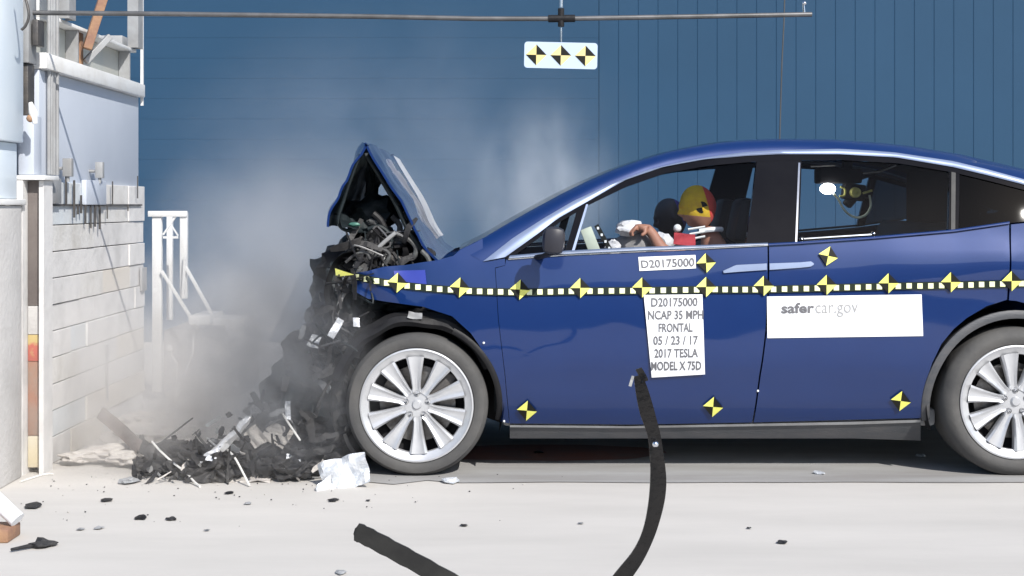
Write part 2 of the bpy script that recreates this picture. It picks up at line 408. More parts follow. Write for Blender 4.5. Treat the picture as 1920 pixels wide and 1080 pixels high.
# conduits running up the face plate near the near end
for px_, y_ in ((77, .30), (86, .34), (95, .38), (107, .42)):
    bm = NB(); a = P(px_, 110, y_); x = XB - .012 if px_ < 100 else XB + .05
    x = a.x if a.x > XB - .012 else XB - .012
    tube(bm, [(x, y_, 1.51), (x, y_, 2.9)], .011, 8); mk('conduit', bm, M['grey_steel'], bar)
bm = NB(); bx(bm, -2.47, -2.39, .0, .12, 1.502, 1.80, 0, .006); bx(bm, -2.46, -2.42, .0, .1, 1.802, 2.06, 1, .004); mk('cable_tray', bm, [M['plate'], M['dark_steel']], bar)
bm = NB(); bx(bm, -2.46, -2.41, -.02, .1, 2.062, 2.9, 0, .004); bx(bm, -2.40, -2.37, .0, .1, 2.15, 2.28, 1, .004); mk('cable_tray', bm, [M['grey_steel'], M['dark_steel']], bar)
bm = NB(); tube(bm, smoothpts([P(38, -30, -.3), P(50, 5, -.3), P(54, 30, -.3), P(48, 48, -.3), P(40, 56, -.3)]), .007); mk('cable', bm, M['dark_steel'], bar)
bm = NB(); tube(bm, [P(57, 192, -.15), P(62, 210, -.15), P(66, 232, -.15)], [.010, .022, .012], 10); ball(bm, P(57, 222, -.15), .02, 2, 1); mk('floodlight', bm, [M['white_steel'], M['rust']], bar)
# brackets and boxes at the foot of the plate
def bracket(px0, px1, py0, py1, arm_px):
    y = 1.0
    a, b = P(px0, py0, .2), P(px1, py1, .2)
    bm = NB()
    for _ in range(6):
        y = XB  # solve distance so that the pixel lands just in front of the plate
        break
    d = (XB + .03) * F / ((px0 + px1) / 2 - 960); y = d + CY
    p0, p1 = P(px0, py0, y), P(px1, py1, y)
    bx(bm, p0.x, p1.x, y - .02, y + .02, p1.z, p0.z, 0, .003)
    q = P(arm_px, (py0 + py1) / 2 + 2, y); tube(bm, [Vector((p0.x, y, q.z)), Vector((q.x, y, q.z))], .009)
    tube(bm, [Vector(((p0.x + p1.x) / 2, y, p1.z)), Vector(((p0.x + p1.x) / 2, y, 1.476))], .009)
    mk('bracket', bm, M['grey_steel'], bar)
bracket(119, 136, 297, 331, 105); bracket(180, 194, 304, 334, 162)
def facebox(px0, px1, py0, py1, name, m, t=.05):
    d = (XB + t / 2) * F / ((px0 + px1) / 2 - 960)
    ya = (XB * F / (px0 - 960)) + CY; yb = (XB * F / (px1 - 960)) + CY
    z1 = CZ - (py0 - 385) * d / F; z0 = CZ - (py1 - 385) * d / F
    bm = NB(); bx(bm, XB + .001, XB + t, ya, yb, z0, z1, 0, .004); return mk(name, bm, m, bar)
facebox(80, 105, 334, 382, 'face_box', M['grey_steel'], .03); facebox(152, 190, 338, 384, 'face_box', M['plate'], .03)
bm = NB(); bx(bm, XB + .001, XB + .012, .2, 2.1, 1.347, 1.357); mk('face_rail', bm, M['dark_steel'], bar, smooth=False)
rnd = random.Random(5)
for px_, a, b in ((124, 330, 384), (139, 338, 408), (152, 366, 400), (170, 360, 428), (178, 380, 425), (187, 372, 430), (211, 340, 384), (201, 384, 410), (240, 384, 396), (258, 330, 372), (160, 384, 420), (146, 384, 402)):
    d = (XB + .02) * F / (px_ - 960); y = d + CY
    bm = NB(); tube(bm, [P(px_, a, y), P(px_, b, y)], .0065 if px_ < 200 else .004, 6); mk('threaded_rod', bm, M['dark_steel'], bar)
facebox(197, 202, 648, 752, 'slot_bar', M['grey_steel'], .006); facebox(261, 270, 502, 546, 'face_box', M['grey_steel'], .02)
# nearer column with the pale cabinets on it
col = thing('concrete_column', (-2.8, -.3, 0), 'grey concrete column in front of the barrier, cut by the left photo edge', 'column')
xr = -2.432
bm = NB(); bx(bm, -3.4, xr, -.42, -.05, 0, 1.35, 0, .01); mk('shaft', bm, M['concrete_g'], col)
bm = NB(); bx(bm, -3.4, xr + .012, -.45, -.02, 1.352, 1.38, 0, .004); mk('cap', bm, M['white_steel'], col)
cab = thing('cabinet', (-2.8, -.3, 1.38), 'pale blue white cabinet standing on the concrete column at the left edge', 'cabinet')
bm = NB(); bx(bm, -3.4, xr + .008, -.43, -.05, 1.66, 3.0, 0, .008); mk('upper_case', bm, M['cabinet'], cab)
bm = NB(); bx(bm, -3.4, xr - .022, -.425, -.06, 1.382, 1.657, 0, .006); bx(bm, -3.4, xr - .026, -.43, -.424, 1.545, 1.56, 1); bx(bm, -3.4, xr - .026, -.43, -.424, 1.635, 1.655, 1); mk('lower_case', bm, [M['cabinet'], M['dark_steel']], cab)

# white roll at the bottom left corner
bm = NB(); c = P(8, 925, -1.35)
bx(bm, c.x - .16, c.x + .05, -1.45, -1.30, .001, .055, 1, .006)
tube(bm, [P(-20, 925, -1.35) , P(33, 975, -1.38)], .033, 14, 0)
o = mk('roll', bm, [M['white'], M['rust']]); tag(o, 'small white roll on a rust brown base at the left edge of the floor', 'roll')

# ================================================================ STEEL STAND beyond the barrier
st = thing('steel_stand', (-2.35, 2.75, 0), 'grey white steel stand with braces and a shelf, right of the barrier', 'stand')
ys = 2.75
def sp(px, py, y=ys): return P(px, py, y)
for a, b, y_, t, b_ in ((285, 302, ys, 398, 735), (337, 350, ys, 398, 560), (312, 322, ys + .45, 400, 600)):
    bm = NB(); p0, p1 = sp(a, t, y_), sp(b, b_, y_); bx(bm, p0.x, p1.x, y_, y_ + .05, max(p1.z, 0), p0.z, 0, .003); mk('upright', bm, M['white_steel'], st)
bm = NB(); beam(bm, sp(278, 401), sp(351, 401), .03, .04, bev=.003); mk('top_bar', bm, M['white_steel'], st)
bm = NB(); beam(bm, sp(306, 440), sp(330, 405), .012); beam(bm, sp(306, 445), sp(334, 445), .016); beam(bm, sp(320, 420), sp(334, 442), .01); mk('gusset', bm, M['white_steel'], st, smooth=False)
for a, b in (((303, 508), (372, 618)), ((348, 500), (398, 590))):
    bm = NB(); beam(bm, sp(*a, ys - .02), sp(*b, ys - .02), .022, .022, bev=.003); mk('brace', bm, M['white_steel'], st)
bm = NB(); beam(bm, sp(347, 480, ys - .03), sp(343, 560, ys - .03), .016); mk('brace', bm, M['white_steel'], st, smooth=False)
bm = NB(); p = sp(362, 594); q = sp(460, 606)
bx(bm, p.x, sp(402, 0).x, ys - .15, ys + .3, q.z, p.z + .02, 0, .01); bx(bm, p.x + .02, q.x, ys - .05, ys + .35, sp(0, 609).z, sp(0, 597).z, 0, .004)
bx(bm, sp(425, 0).x, q.x, ys - .05, ys - .03, sp(0, 632).z, sp(0, 608).z, 0)
bx(bm, sp(425, 0).x, sp(430, 0).x, ys - .05, ys - .03, sp(0, 640).z, sp(0, 620).z, 0)
mk('shelf', bm, M['white_steel'], st)
for i, pts in enumerate(([(318, 655), (322, 668), (332, 685), (330, 710), (328, 735), (328, 765)], [(362, 635), (360, 665), (345, 700), (332, 735), (329, 765)])):
    bm = NB(); tube(bm, smoothpts([sp(a, b, ys - .08) for a, b in pts]), .0085); 
    if i == 0: ball(bm, sp(317, 654, ys - .08), .025, 2)
    mk('hanging_cable', bm, M['wire'], st)
eq = thing('equipment_box', (-1.95, 3.3, 0), 'dusty grey equipment case on the floor below the steel stand shelf', 'equipment case')
M['case'] = mat('case_grey', (.24, .23, .23), .8, 0, col2=(.32, .31, .31), nscale=4, bump=.3)
bm = NB(); bx(bm, P(306, 0, 2.95).x, P(452, 0, 2.95).x, 2.95, 3.7, .002, P(0, 618, 2.95).z, 0, .02); mk('case', bm, M['case'], eq)
bm = NB(); bx(bm, P(375, 0, 2.93).x, P(424, 0, 2.93).x, 2.93, 2.949, P(0, 640, 2.93).z, P(0, 615, 2.93).z, 0, .004); mk('lid_panel', bm, M['grey_steel'], eq)
bm = NB(); 
for k in range(5): ball(bm, P(430 + k * 3, 665 + k * 14, 2.93), .013 + .008 * (k % 3), 1, 0, (1.4, .6, 1))
mk('scuff_plate', bm, M['white_steel'], eq)

# ================================================================ OVERHEAD ROD WITH TARGET PLATE
rod = thing('overhead_rod', P(1052, 30, .05), 'thin dark horizontal pipe across the top of the picture', 'pipe')
bm = NB(); tube(bm, [P(58, 24, .05), P(300, 26, .05), P(700, 31, .05), P(900, 35, .05), P(1046, 35, .05)], .0125, 10); tube(bm, [P(1058, 35, .05), P(1300, 31, .05), P(1522, 27, .05)], .0125, 10)
mk('pipe', bm, M['pipe'], rod)
bm = NB(); tube(bm, [P(1028, 35, .05), P(1078, 34.5, .05)], .019, 12); tube(bm, [P(1052, 16, .05), P(1052, 50, .05)], .016, 12); mk('cross_clamp', bm, M['black'], rod)
bm = NB(); tube(bm, [P(1053, -60, .05), P(1052, 14, .05)], .010, 8); mk('hanger', bm, M['chrome'], rod)
bm = NB(); tube(bm, [P(1508, 24, .05), P(1506, 4, .05)], .006, 8); ball(bm, P(1508, 6, .05), .012, 2); mk('end_hook', bm, M['chrome'], rod)
tp = thing('target_plate', P(1052, 104, .03), 'pale blue plate with three yellow and black targets hanging under the pipe', 'target plate')
def rrect(w, h, r, n=6):
    out = []
    for cx, cz, a0 in ((w / 2 - r, h / 2 - r, 0), (-w / 2 + r, h / 2 - r, 90), (-w / 2 + r, -h / 2 + r, 180), (w / 2 - r, -h / 2 + r, 270)):
        for k in range(n + 1):
            a = R(a0 + 90 * k / n); out.append((cx + r * math.cos(a), cz + r * math.sin(a)))
    return out
sc_ = 7.23 / F; cen = P(1051.5, 104, .03); tilt = R(-1.3)
def tpt(u, v, y): return Vector((cen.x + (u * math.cos(tilt) - v * math.sin(tilt)), y, cen.z + u * math.sin(tilt) + v * math.cos(tilt)))
bm = NB(); pts = rrect(137 * sc_, 49 * sc_, 6 * sc_)
a = [bm.verts.new(tpt(u, v, .026)) for u, v in pts]; b = [bm.verts.new(tpt(u, v, .034)) for u, v in pts]
bm.faces.new(a); bm.faces.new(b[::-1])
for i in range(len(a)): bm.faces.new((a[i], b[i], b[(i + 1) % len(a)], a[(i + 1) % len(a)]))
fixn(bm); mk('plate', bm, M['platew'], tp, smooth=False)
for u0 in (-46, 0, 46):
    bm = NB(); h = 19.5 * sc_; u = u0 * sc_; c0 = tpt(u, 0, .0245)
    tips = [tpt(u + h, 0, .0245), tpt(u, h, .0245), tpt(u - h, 0, .0245), tpt(u, -h, .0245)]
    for k in range(4):
        f = bm.faces.new([bm.verts.new(c0), bm.verts.new(tips[k]), bm.verts.new(tips[(k + 1) % 4])]); f.material_index = 1 if k % 2 == 0 else 0
    mk('target_marker', bm, [M['gold'], M['mblack']], tp, smooth=False)
bm = NB(); tube(bm, [P(1052, 52, .045), P(1052, 88, .045)], .006, 8); mk('hanger', bm, M['chrome'], tp)
bm = NB(); tube(bm, [P(1472, -40, .45), P(1470, 40, .45), P(1466, 120, .45), P(1462, 256, .45), P(1462, 266, .45)], .0035, 6)
o = mk('cord', bm, M['rubber']); tag(o, 'thin dark cord hanging down to the car roof above the rear pillar', 'cord')

# ================================================================ CAR
YC = .97                                  # centre plane of the car
car = thing('crashed_car', (1.1, YC, 0), 'dark blue car with crushed front and raised buckled bonnet, covered in yellow crash test markers', 'car')
BELT = [(x_, CZ - (p_ - 385) * 7.22 / F) for x_, p_ in (((906 - 960) / 374, 492), ((1059 - 960) / 374, 478), ((1300 - 960) / 374, 468), ((1440 - 960) / 374, 460), ((1500 - 960) / 374, 457), ((1640 - 960) / 374, 447), ((1790 - 960) / 374, 434), ((1895 - 960) / 374, 419), ((2080 - 960) / 374, 402), ((2260 - 960) / 374, 420))]
def smooth_step(a, b, x):
    t = min(1, max(0, (x - a) / (b - a))); return t * t * (3 - 2 * t)
def Yn(x, z):
    y = -.045
    if x < -.1: y += .07 * ((-.1 - x) / .8) ** 2
    if x > 2.3: y += .16 * ((x - 2.3) / 1.2) ** 2
    zb = lerp(BELT, x)
    if z < .62: y += .105 * ((.62 - z) / .35) ** 2
    if z > .62: 
        t = (min(z, zb) - .62) / (zb - .62); y += .045 * t ** 2.4
    # shoulder and haunch
    y -= .022 * math.exp(-((x - 2.45) / .75) ** 2) * math.exp(-((z - 1.06) / .11) ** 2)
    y += .012 * math.exp(-((z - .45) / .09) ** 2) * smooth_step(-.1, .3, x) * (1 - smooth_step(1.9, 2.2, x))
    y += .0035 * noise.noise(Vector((x * 2.3, z * 3.4, 4.4))) + .0012 * noise.noise(Vector((x * 6, z * 7, 1.4)))
    if z > zb: y += .36 * (z - zb) + .30 * (z - zb) ** 2
    return y
def crush(x, z):
    k = smooth_step(-.38, -.85, x)
    if k <= 0: return 0
    q = Vector((x * 5, z * 5, 1.7)); return k * (.05 * noise.noise(q) + .035 * noise.noise(q * 2.7)) + .02 * k
def S(px, py, off=0.):
    """photo pixel -> point on the near body side, off metres outside it"""
    y = 0.
    for _ in range(5):
        d = y - CY; x = (px - 960) * d / F; z = CZ - (py - 385) * d / F
        y = Yn(x, z) + crush(x, z) - off
    d = y - CY
    return Vector(((px - 960) * d / F, y, CZ - (py - 385) * d / F))
def SX(x, z, off=0.): return Vector((x, Yn(x, z) + crush(x, z) - off, z))
def mirror(o, name=None, mats=None):
    me = o.data.copy(); q = bpy.data.objects.new(name or o.name.split('.')[0], me); C.objects.link(q); q.parent = o.parent
    for v in me.vertices: v.co.y = -v.co.y
    me.flip_normals()
    wy = ROOTS[o.name].y; nw = Vector(ROOTS[o.name]); nw.y = 2 * YC - wy; ROOTS[q.name] = nw
    q.location = o.location.copy(); q.location.y = nw.y - ROOTS[o.parent.name].y
    return q
def densify(pts, step):
    out = []
    for a, b in zip(pts, pts[1:] + pts[:1]):
        a = Vector(a); b = Vector(b); n = max(1, int((b - a).length / step))
        for k in range(n): out.append(a + (b - a) * k / n)
    return out
def panel(name, pts, m, off=0., thick=.022, step=.05, curve=False, parent=None, both=True, xz=False, mname=None):
    """body panel from its outline in the photograph (pixels) wrapped on the body side"""
    if not xz:
        out = []
        for p in pts: v = S(p[0], p[1], off); out.append(Vector((v.x, v.z)))
    else: out = [Vector(p) for p in pts]
    out = densify(out, step * .6)
    n = len(out)
    lo = Vector((min(p.x for p in out), min(p.y for p in out))); hi = Vector((max(p.x for p in out), max(p.y for p in out)))
    ins = []
    def inside(p):
        c = False
        for i in range(n):
            a, b = out[i], out[i - 1]
            if (a.y > p.y) != (b.y > p.y) and p.x < (b.x - a.x) * (p.y - a.y) / (b.y - a.y) + a.x: c = not c
        return c
    x = lo.x + step / 2
    while x < hi.x:
        z = lo.y + step / 2
        while z < hi.y:
            p = Vector((x, z))
            if inside(p) and min((p - q).length for q in out) > step * .35: ins.append(p)
            z += step
        x += step
    vs, es, fs, *_ = delaunay_2d_cdt(out + ins, [], [list(range(n))], 1, 1e-6)
    bm = NB(); V = [bm.verts.new(SX(v.x, v.y, off)) for v in vs]
    area = sum(out[i - 1].x * out[i].y - out[i].x * out[i - 1].y for i in range(n))
    for f in fs:
        g = bm.faces.new([V[i] for i in f])
    bm.normal_update()
    for f in bm.faces:
        if f.normal.y > 0: f.normal_flip()
    if thick:
        bnd = [e for e in bm.edges if len(e.link_faces) == 1]
        new = {}
        for e in bnd:
            for v in e.verts:
                if v not in new: new[v] = bm.verts.new(v.co + Vector((0, thick, 0)))
        for e in bnd:
            f0 = e.link_faces[0]; a, b = e.verts
            for l in f0.loops:
                if l.edge == e: a = l.vert; b = l.link_loop_next.vert
            bm.faces.new((b, a, new[a], new[b]))
    o = mk(name, bm, m, parent or car)
    if both: mirror(o, mname)
    return o
def strip(name, A, B, m, off=.004, n=60, thick=.01, both=True, parent=None, bulge=0., rows=3):
    """band between two pixel curves running left to right"""
    bm = NB(); A = sorted(A); B = sorted(B); G = []
    for i in range(n + 1):
        t = i / n; xa = A[0][0] + (A[-1][0] - A[0][0]) * t; xb = B[0][0] + (B[-1][0] - B[0][0]) * t
        pa = (xa, lerp(A, xa)); pb = (xb, lerp(B, xb)); r = []
        for j in range(rows + 1):
            s = j / rows
            r.append(bm.verts.new(S(pa[0] + (pb[0] - pa[0]) * s, pa[1] + (pb[1] - pa[1]) * s, off + bulge * 4 * s * (1 - s))))
        G.append(r)
    for i in range(n):
        for j in range(rows): bm.faces.new((G[i][j], G[i][j + 1], G[i + 1][j + 1], G[i + 1][j]))
    bm.normal_update()
    for f in bm.faces:
        if f.normal.y > 0: f.normal_flip()
    if thick:
        E = [[bm.verts.new(r[0].co + Vector((0, thick, 0))), bm.verts.new(r[-1].co + Vector((0, thick, 0)))] for r in G]
        for i in range(n):
            bm.faces.new((G[i + 1][0], G[i][0], E[i][0], E[i + 1][0])); bm.faces.new((G[i][-1], G[i + 1][-1], E[i + 1][1], E[i][1]))
    o = mk(name, bm, m, parent or car)
    if both: mirror(o)
    return o

SIL = [(862, 468), (905, 447), (950, 420), (1000, 392), (1050, 365), (1100, 340), (1150, 318), (1200, 300), (1250, 285), (1300, 275), (1350, 267), (1400, 263), (1460, 261), (1560, 262), (1650, 268), (1700, 273), (1800, 289), (1900, 312), (1950, 324), (2000, 338), (2050, 352), (2100, 367), (2150, 383), (2200, 400), (2262, 424)]
TRU = [(906, 490), (962, 446), (1020, 409), (1075, 377), (1137, 348), (1212, 319), (1260, 307), (1306, 298), (1350, 291), (1400, 285), (1460, 281), (1573, 279), (1630, 282), (1680, 286), (1787, 302), (1850, 317), (1920, 336), (1980, 354), (2040, 376), (2085, 396)]
TRL = [(947, 482), (1010, 437), (1045, 410), (1087, 386), (1103, 377), (1169, 339), (1244, 313), (1322, 299), (1400, 292), (1460, 289), (1573, 289), (1680, 295), (1787, 313), (1850, 328), (1920, 346), (1980, 365), (2040, 387), (2075, 400)]
BLT = [(906, 494), (947, 487), (1059, 478), (1200, 471), (1300, 467), (1440, 460), (1500, 457), (1560, 453), (1640, 447), (1720, 441), (1790, 434), (1850, 426), (1895, 419), (2000, 408), (2085, 402)]

# --- roof rail (A pillar to tail), rounded over to the roof, with the roof surfaces
def rail():
    n = 90; rings = []
    for i in range(n + 1):
        t = i / n
        xs = 862 + (2262 - 862) * t; xt = 906 + (2088 - 906) * t
        a = S(xt, lerp(TRU, xt)); ring = []
        # top point: silhouette, found slightly inside
        ytop = a.y + .085 * (.55 + .45 * smooth_step(0, .15, t)); d = ytop - CY
        top = Vector(((xs - 960) * d / F, ytop, CZ - (lerp(SIL, xs) - 385) * d / F))
        for k in range(9):
            s = k / 8; ang = s * R(78)
            fy = (1 - math.cos(ang)) / (1 - math.cos(R(78))); fz = math.sin(ang) / math.sin(R(78))
            ring.append(Vector((a.x + (top.x - a.x) * fz, a.y + (top.y - a.y) * (fy * .8 + fz * .2), a.z + (top.z - a.z) * fz)))
        rings.append(ring)
    return rings
RA = rail()
bm = NB(); G = [[bm.verts.new(p) for p in r] for r in RA]
for i in range(len(G) - 1):
    for j in range(8): bm.faces.new((G[i][j], G[i + 1][j], G[i + 1][j + 1], G[i][j + 1]))
o = mk('roof_rail', bm, M['paint'], car); mirror(o)
def roofpart(name, i0, i1, m, both=False, dz=0., rows=14):
    bm = NB(); G = []
    for i in range(i0, i1 + 1):
        p = RA[i][-1]; r = []
        for j in range(rows + 1):
            t = j / rows; y = p.y + (2 * YC - 2 * p.y) * t
            r.append(bm.verts.new((p.x - .02 * 4 * t * (1 - t) * (1 - smooth_step(.1, .5, i / 90)), y, p.z + dz + (.004 + .02 * smooth_step(20, 40, i)) * (1 - (2 * t - 1) ** 2) ** .8)))
        G.append(r)
    for i in range(len(G) - 1):
        for j in range(rows): bm.faces.new((G[i][j], G[i + 1][j], G[i + 1][j + 1], G[i][j + 1]))
    return mk(name, bm, m, car)
roofpart('windshield', 0, 33, M['glass']); roofpart('roof_panel', 33, 74, M['paint']); roofpart('rear_window', 74, 90, M['glass_dark'])
# headliner under the roof panel
bm = NB(); rows = 8; G = []
for i in range(35, 90):
    p = RA[i][-1]
    G.append([bm.verts.new((p.x, p.y + .03 + (2 * YC - 2 * p.y - .06) * j / rows, p.z - .045)) for j in range(rows + 1)])
for i in range(len(G) - 1):
    for j in range(rows): bm.faces.new((G[i][j], G[i + 1][j], G[i + 1][j + 1], G[i][j + 1]))
mk('headliner', bm, M['interior'], car)

# --- window surround trim, black frames
strip('window_trim', TRU, TRL, M['trim'], .006, 110, bulge=.006)
FR = [(947, 482), (1010, 437), (1045, 410), (1087, 386), (1103, 377), (1169, 339), (1244, 313), (1322, 299), (1400, 292), (1460, 289), (1573, 289), (1680, 295), (1787, 313), (1850, 328), (1920, 346), (1980, 365), (2040, 387), (2075, 400)]
FRL = [(x + (5 if x < 1100 else 4), y + (6 if x < 1120 else 12 if x < 1480 else 11)) for x, y in FR]
strip('window_frame', FR, FRL, M['gloss_black'], .001, 110, thick=.03)
# black pillar panels
panel('pillar_panel', [(1419, 300), (1460, 297), (1503, 298), (1496, 457), (1440, 460), (1398, 462), (1408, 390)], M['gloss_black'], .0, .03)
panel('pillar_panel', [(1780, 318), (1799, 322), (1797, 434), (1778, 436)], M['gloss_black'], .0, .03)
panel('pillar_panel', [(1083, 392), (1102, 382), (1078, 474), (1058, 476)], M['gloss_black'], .001, .03)
strip('pillar_strip', [(1099, 383), (1103, 383)], [(1071, 474), (1076, 474)], M['trim'], .006, 2, rows=16)
strip('pillar_strip', [(1497, 305), (1500.5, 305)], [(1491, 456), (1494.5, 456)], M['chrome'], .006, 2, rows=12)
strip('pillar_strip', [(1784, 322), (1792, 324)], [(1783, 434), (1791, 433)], M['rubber'], .006, 2, rows=10)
# glass
panel('quarter_glass', [(956, 484), (1012, 443), (1048, 416), (1085, 394), (1060, 474)], M['glass_mid'], -.006, 0)
panel('door_glass', [(1101, 386), (1169, 351), (1244, 325), (1322, 311), (1418, 304), (1408, 390), (1398, 458), (1240, 468), (1077, 475)], M['glass'], -.006, 0, mname='door_glass')
panel('door_glass', [(1501, 301), (1573, 300), (1680, 306), (1780, 322), (1779, 434), (1640, 446), (1497, 455)], M['glass'], -.006, 0)
panel('rear_quarter_glass', [(1799, 326), (1850, 338), (1920, 357), (1980, 376), (2040, 397), (2060, 404), (1990, 408), (1895, 418), (1798, 432)], M['glass_dark'], -.006, 0)
# belt trim
strip('belt_trim', [(956, 479), (1059, 470), (1200, 463), (1300, 460), (1440, 455)], [(953, 487), (1059, 479), (1200, 472), (1300, 468), (1440, 461)], M['chrome'], .008, 60, bulge=.004)
strip('belt_trim', [(1441, 456), (1500, 453), (1640, 443), (1790, 430), (1893, 415)], [(1441, 461), (1500, 458), (1640, 448), (1790, 435), (1893, 420)], M['paint'], .010, 50, bulge=.004)
# --- painted panels
panel('front_fender', [(862, 469), (905, 448), (906, 490), (947, 485), (947, 497.2), (928, 502), (934, 600), (946, 700), (955, 794), (938, 790), (930, 733), (922, 700), (910, 668), (897, 645), (883, 625), (848, 593), (793, 575), (727, 566), (690, 560), (668, 548), (655, 528), (662, 512), (690, 508), (720, 500), (760, 497), (790, 492), (820, 488), (850, 480)], M['paint'], 0, .02, .045)
fd = panel('front_door', [(929, 503), (947, 498), (949, 487), (1059, 480), (1200, 473), (1300, 469), (1439, 462), (1439, 545), (1435, 620), (1424, 700), (1410, 792), (1180, 796), (956, 794), (947, 700), (935, 600)], M['paint'], .0, .025, .05)
rd = panel('rear_door', [(1442, 462), (1500, 459), (1560, 455), (1640, 449), (1720, 443), (1790, 436), (1850, 428), (1892, 421), (1893, 470), (1888, 562), (1850, 574), (1813, 596), (1788, 617), (1765, 645), (1748, 680), (1736, 715), (1730, 750), (1727, 784), (1600, 787), (1413, 792), (1427, 700), (1438, 620), (1442, 545)], M['paint'], .0, .025, .05)
panel('rear_quarter_panel', [(1896, 421), (2000, 410), (2088, 403), (2130, 380), (2190, 400), (2262, 426), (2275, 480), (2290, 560), (2290, 700), (2262, 782), (2080, 790), (2071, 746), (2066, 715), (2054, 680), (2037, 645), (2014, 617), (1985, 596), (1950, 576), (1905, 564), (1892, 563), (1896, 470)], M['paint'], .0, .025, .05)
# rocker sill
strip('rocker_panel', [(956, 797), (1180, 799), (1600, 791), (1726, 787)], [(956, 822), (1180, 822), (1600, 822), (1726, 826)], M['rocker'], -.012, 60, thick=.05)
strip('rocker_panel', [(956, 797), (1180, 799), (1600, 791), (1726, 787)], [(956, 801), (1180, 803), (1600, 796), (1726, 792)], M['grey_steel'], -.004, 60, thick=.02)
# tail: rear face
bm = NB(); G = []
zt = S(2262, 426); 
prof = [(3.52, 1.285), (3.575, 1.05), (3.60, .85), (3.615, .55), (3.52, .30)]
for x_, z_ in prof:
    y0 = Yn(min(x_, 3.5), z_) + .0; r = []
    for j in range(13):
        t = j / 12; r.append(bm.verts.new((x_ + .16 * (1 - (2 * t - 1) ** 2) - .1, y0 + (2 * YC - 2 * y0) * t, z_)))
    G.append(r)
for i in range(len(G) - 1):
    for j in range(12): bm.faces.new((G[i][j], G[i][j + 1], G[i + 1][j + 1], G[i + 1][j]))
fixn(bm); mk('tailgate', bm, M['paint'], car)
for s in (0, 1):
    bm = NB(); y = .22 if s == 0 else 2 * YC - .22; bx(bm, 3.44, 3.585, y - .17, y + .17, .93, 1.02, 0, .02); mk('tail_light', bm, M['face_red'], car)

# --- wheel arches
HUBF = (783, 756); HUBR = (1899, 751)
def arch(hub, r0, r1, a0, a1, name, m, off, depth=0.):
    c = S(hub[0], hub[1]); y0 = -.045; k = 7.155 / F; bm = NB(); n = 40; G = []
    for i in range(n + 1):
        a = R(a0 + (a1 - a0) * i / n); ring = []
        for j in range(4):
            r = (r0 + (r1 - r0) * j / 3) * k
            x = c.x + r * math.cos(a); z = c.z + r * math.sin(a)
            ring.append(bm.verts.new(SX(x, z, off + .006 * math.sin(math.pi * j / 3))))
        ring.append(bm.verts.new(ring[-1].co + Vector((0, .02, 0)))); ring.insert(0, bm.verts.new(ring[0].co + Vector((0, .09, 0))))
        G.append(ring)
    for i in range(n):
        for j in range(5): bm.faces.new((G[i][j], G[i][j + 1], G[i + 1][j + 1], G[i + 1][j]))
    fixn(bm); o = mk(name, bm, m, car); mirror(o)
arch(HUBR, 157, 172, -14, 194, 'arch_trim', M['rocker'], .004)
arch(HUBF, 150, 161, -12, 64, 'arch_trim', M['black'], .004)
for hub in (HUBF, HUBR):
    c = S(*hub); bm = NB()
    lathe(bm, [(.435, .01), (.435, .38), (.05, .39)], (c.x, 0, c.z), 'y', 40, a0=R(-20), a1=R(200)); o = mk('wheel_well', bm, M['interior'], car); mirror(o)
# --- floor pan and inner shell
bm = NB(); bx(bm, -.05, 2.15, .10, 1.84, .23, .32, 0, .02); bx(bm, 2.2, 3.35, .25, 1.69, .34, .42, 0, .02); bx(bm, -.9, -.05, .42, 1.52, .24, .32); mk('floor_pan', bm, M['grey_steel'], car)
for s in (0, 1):
    pass
panel('door_card', [(935, 505), (1059, 492), (1440, 476), (1700, 456), (1890, 436), (1890, 560), (1813, 594), (1765, 641), (1736, 700), (1727, 790), (956, 790)], M['interior'], -.07, 0, .1)
bm = NB(); bx(bm, -.09, -.05, .12, 1.82, .3, 1.06); mk('firewall', bm, M['underhood'], car, smooth=False)

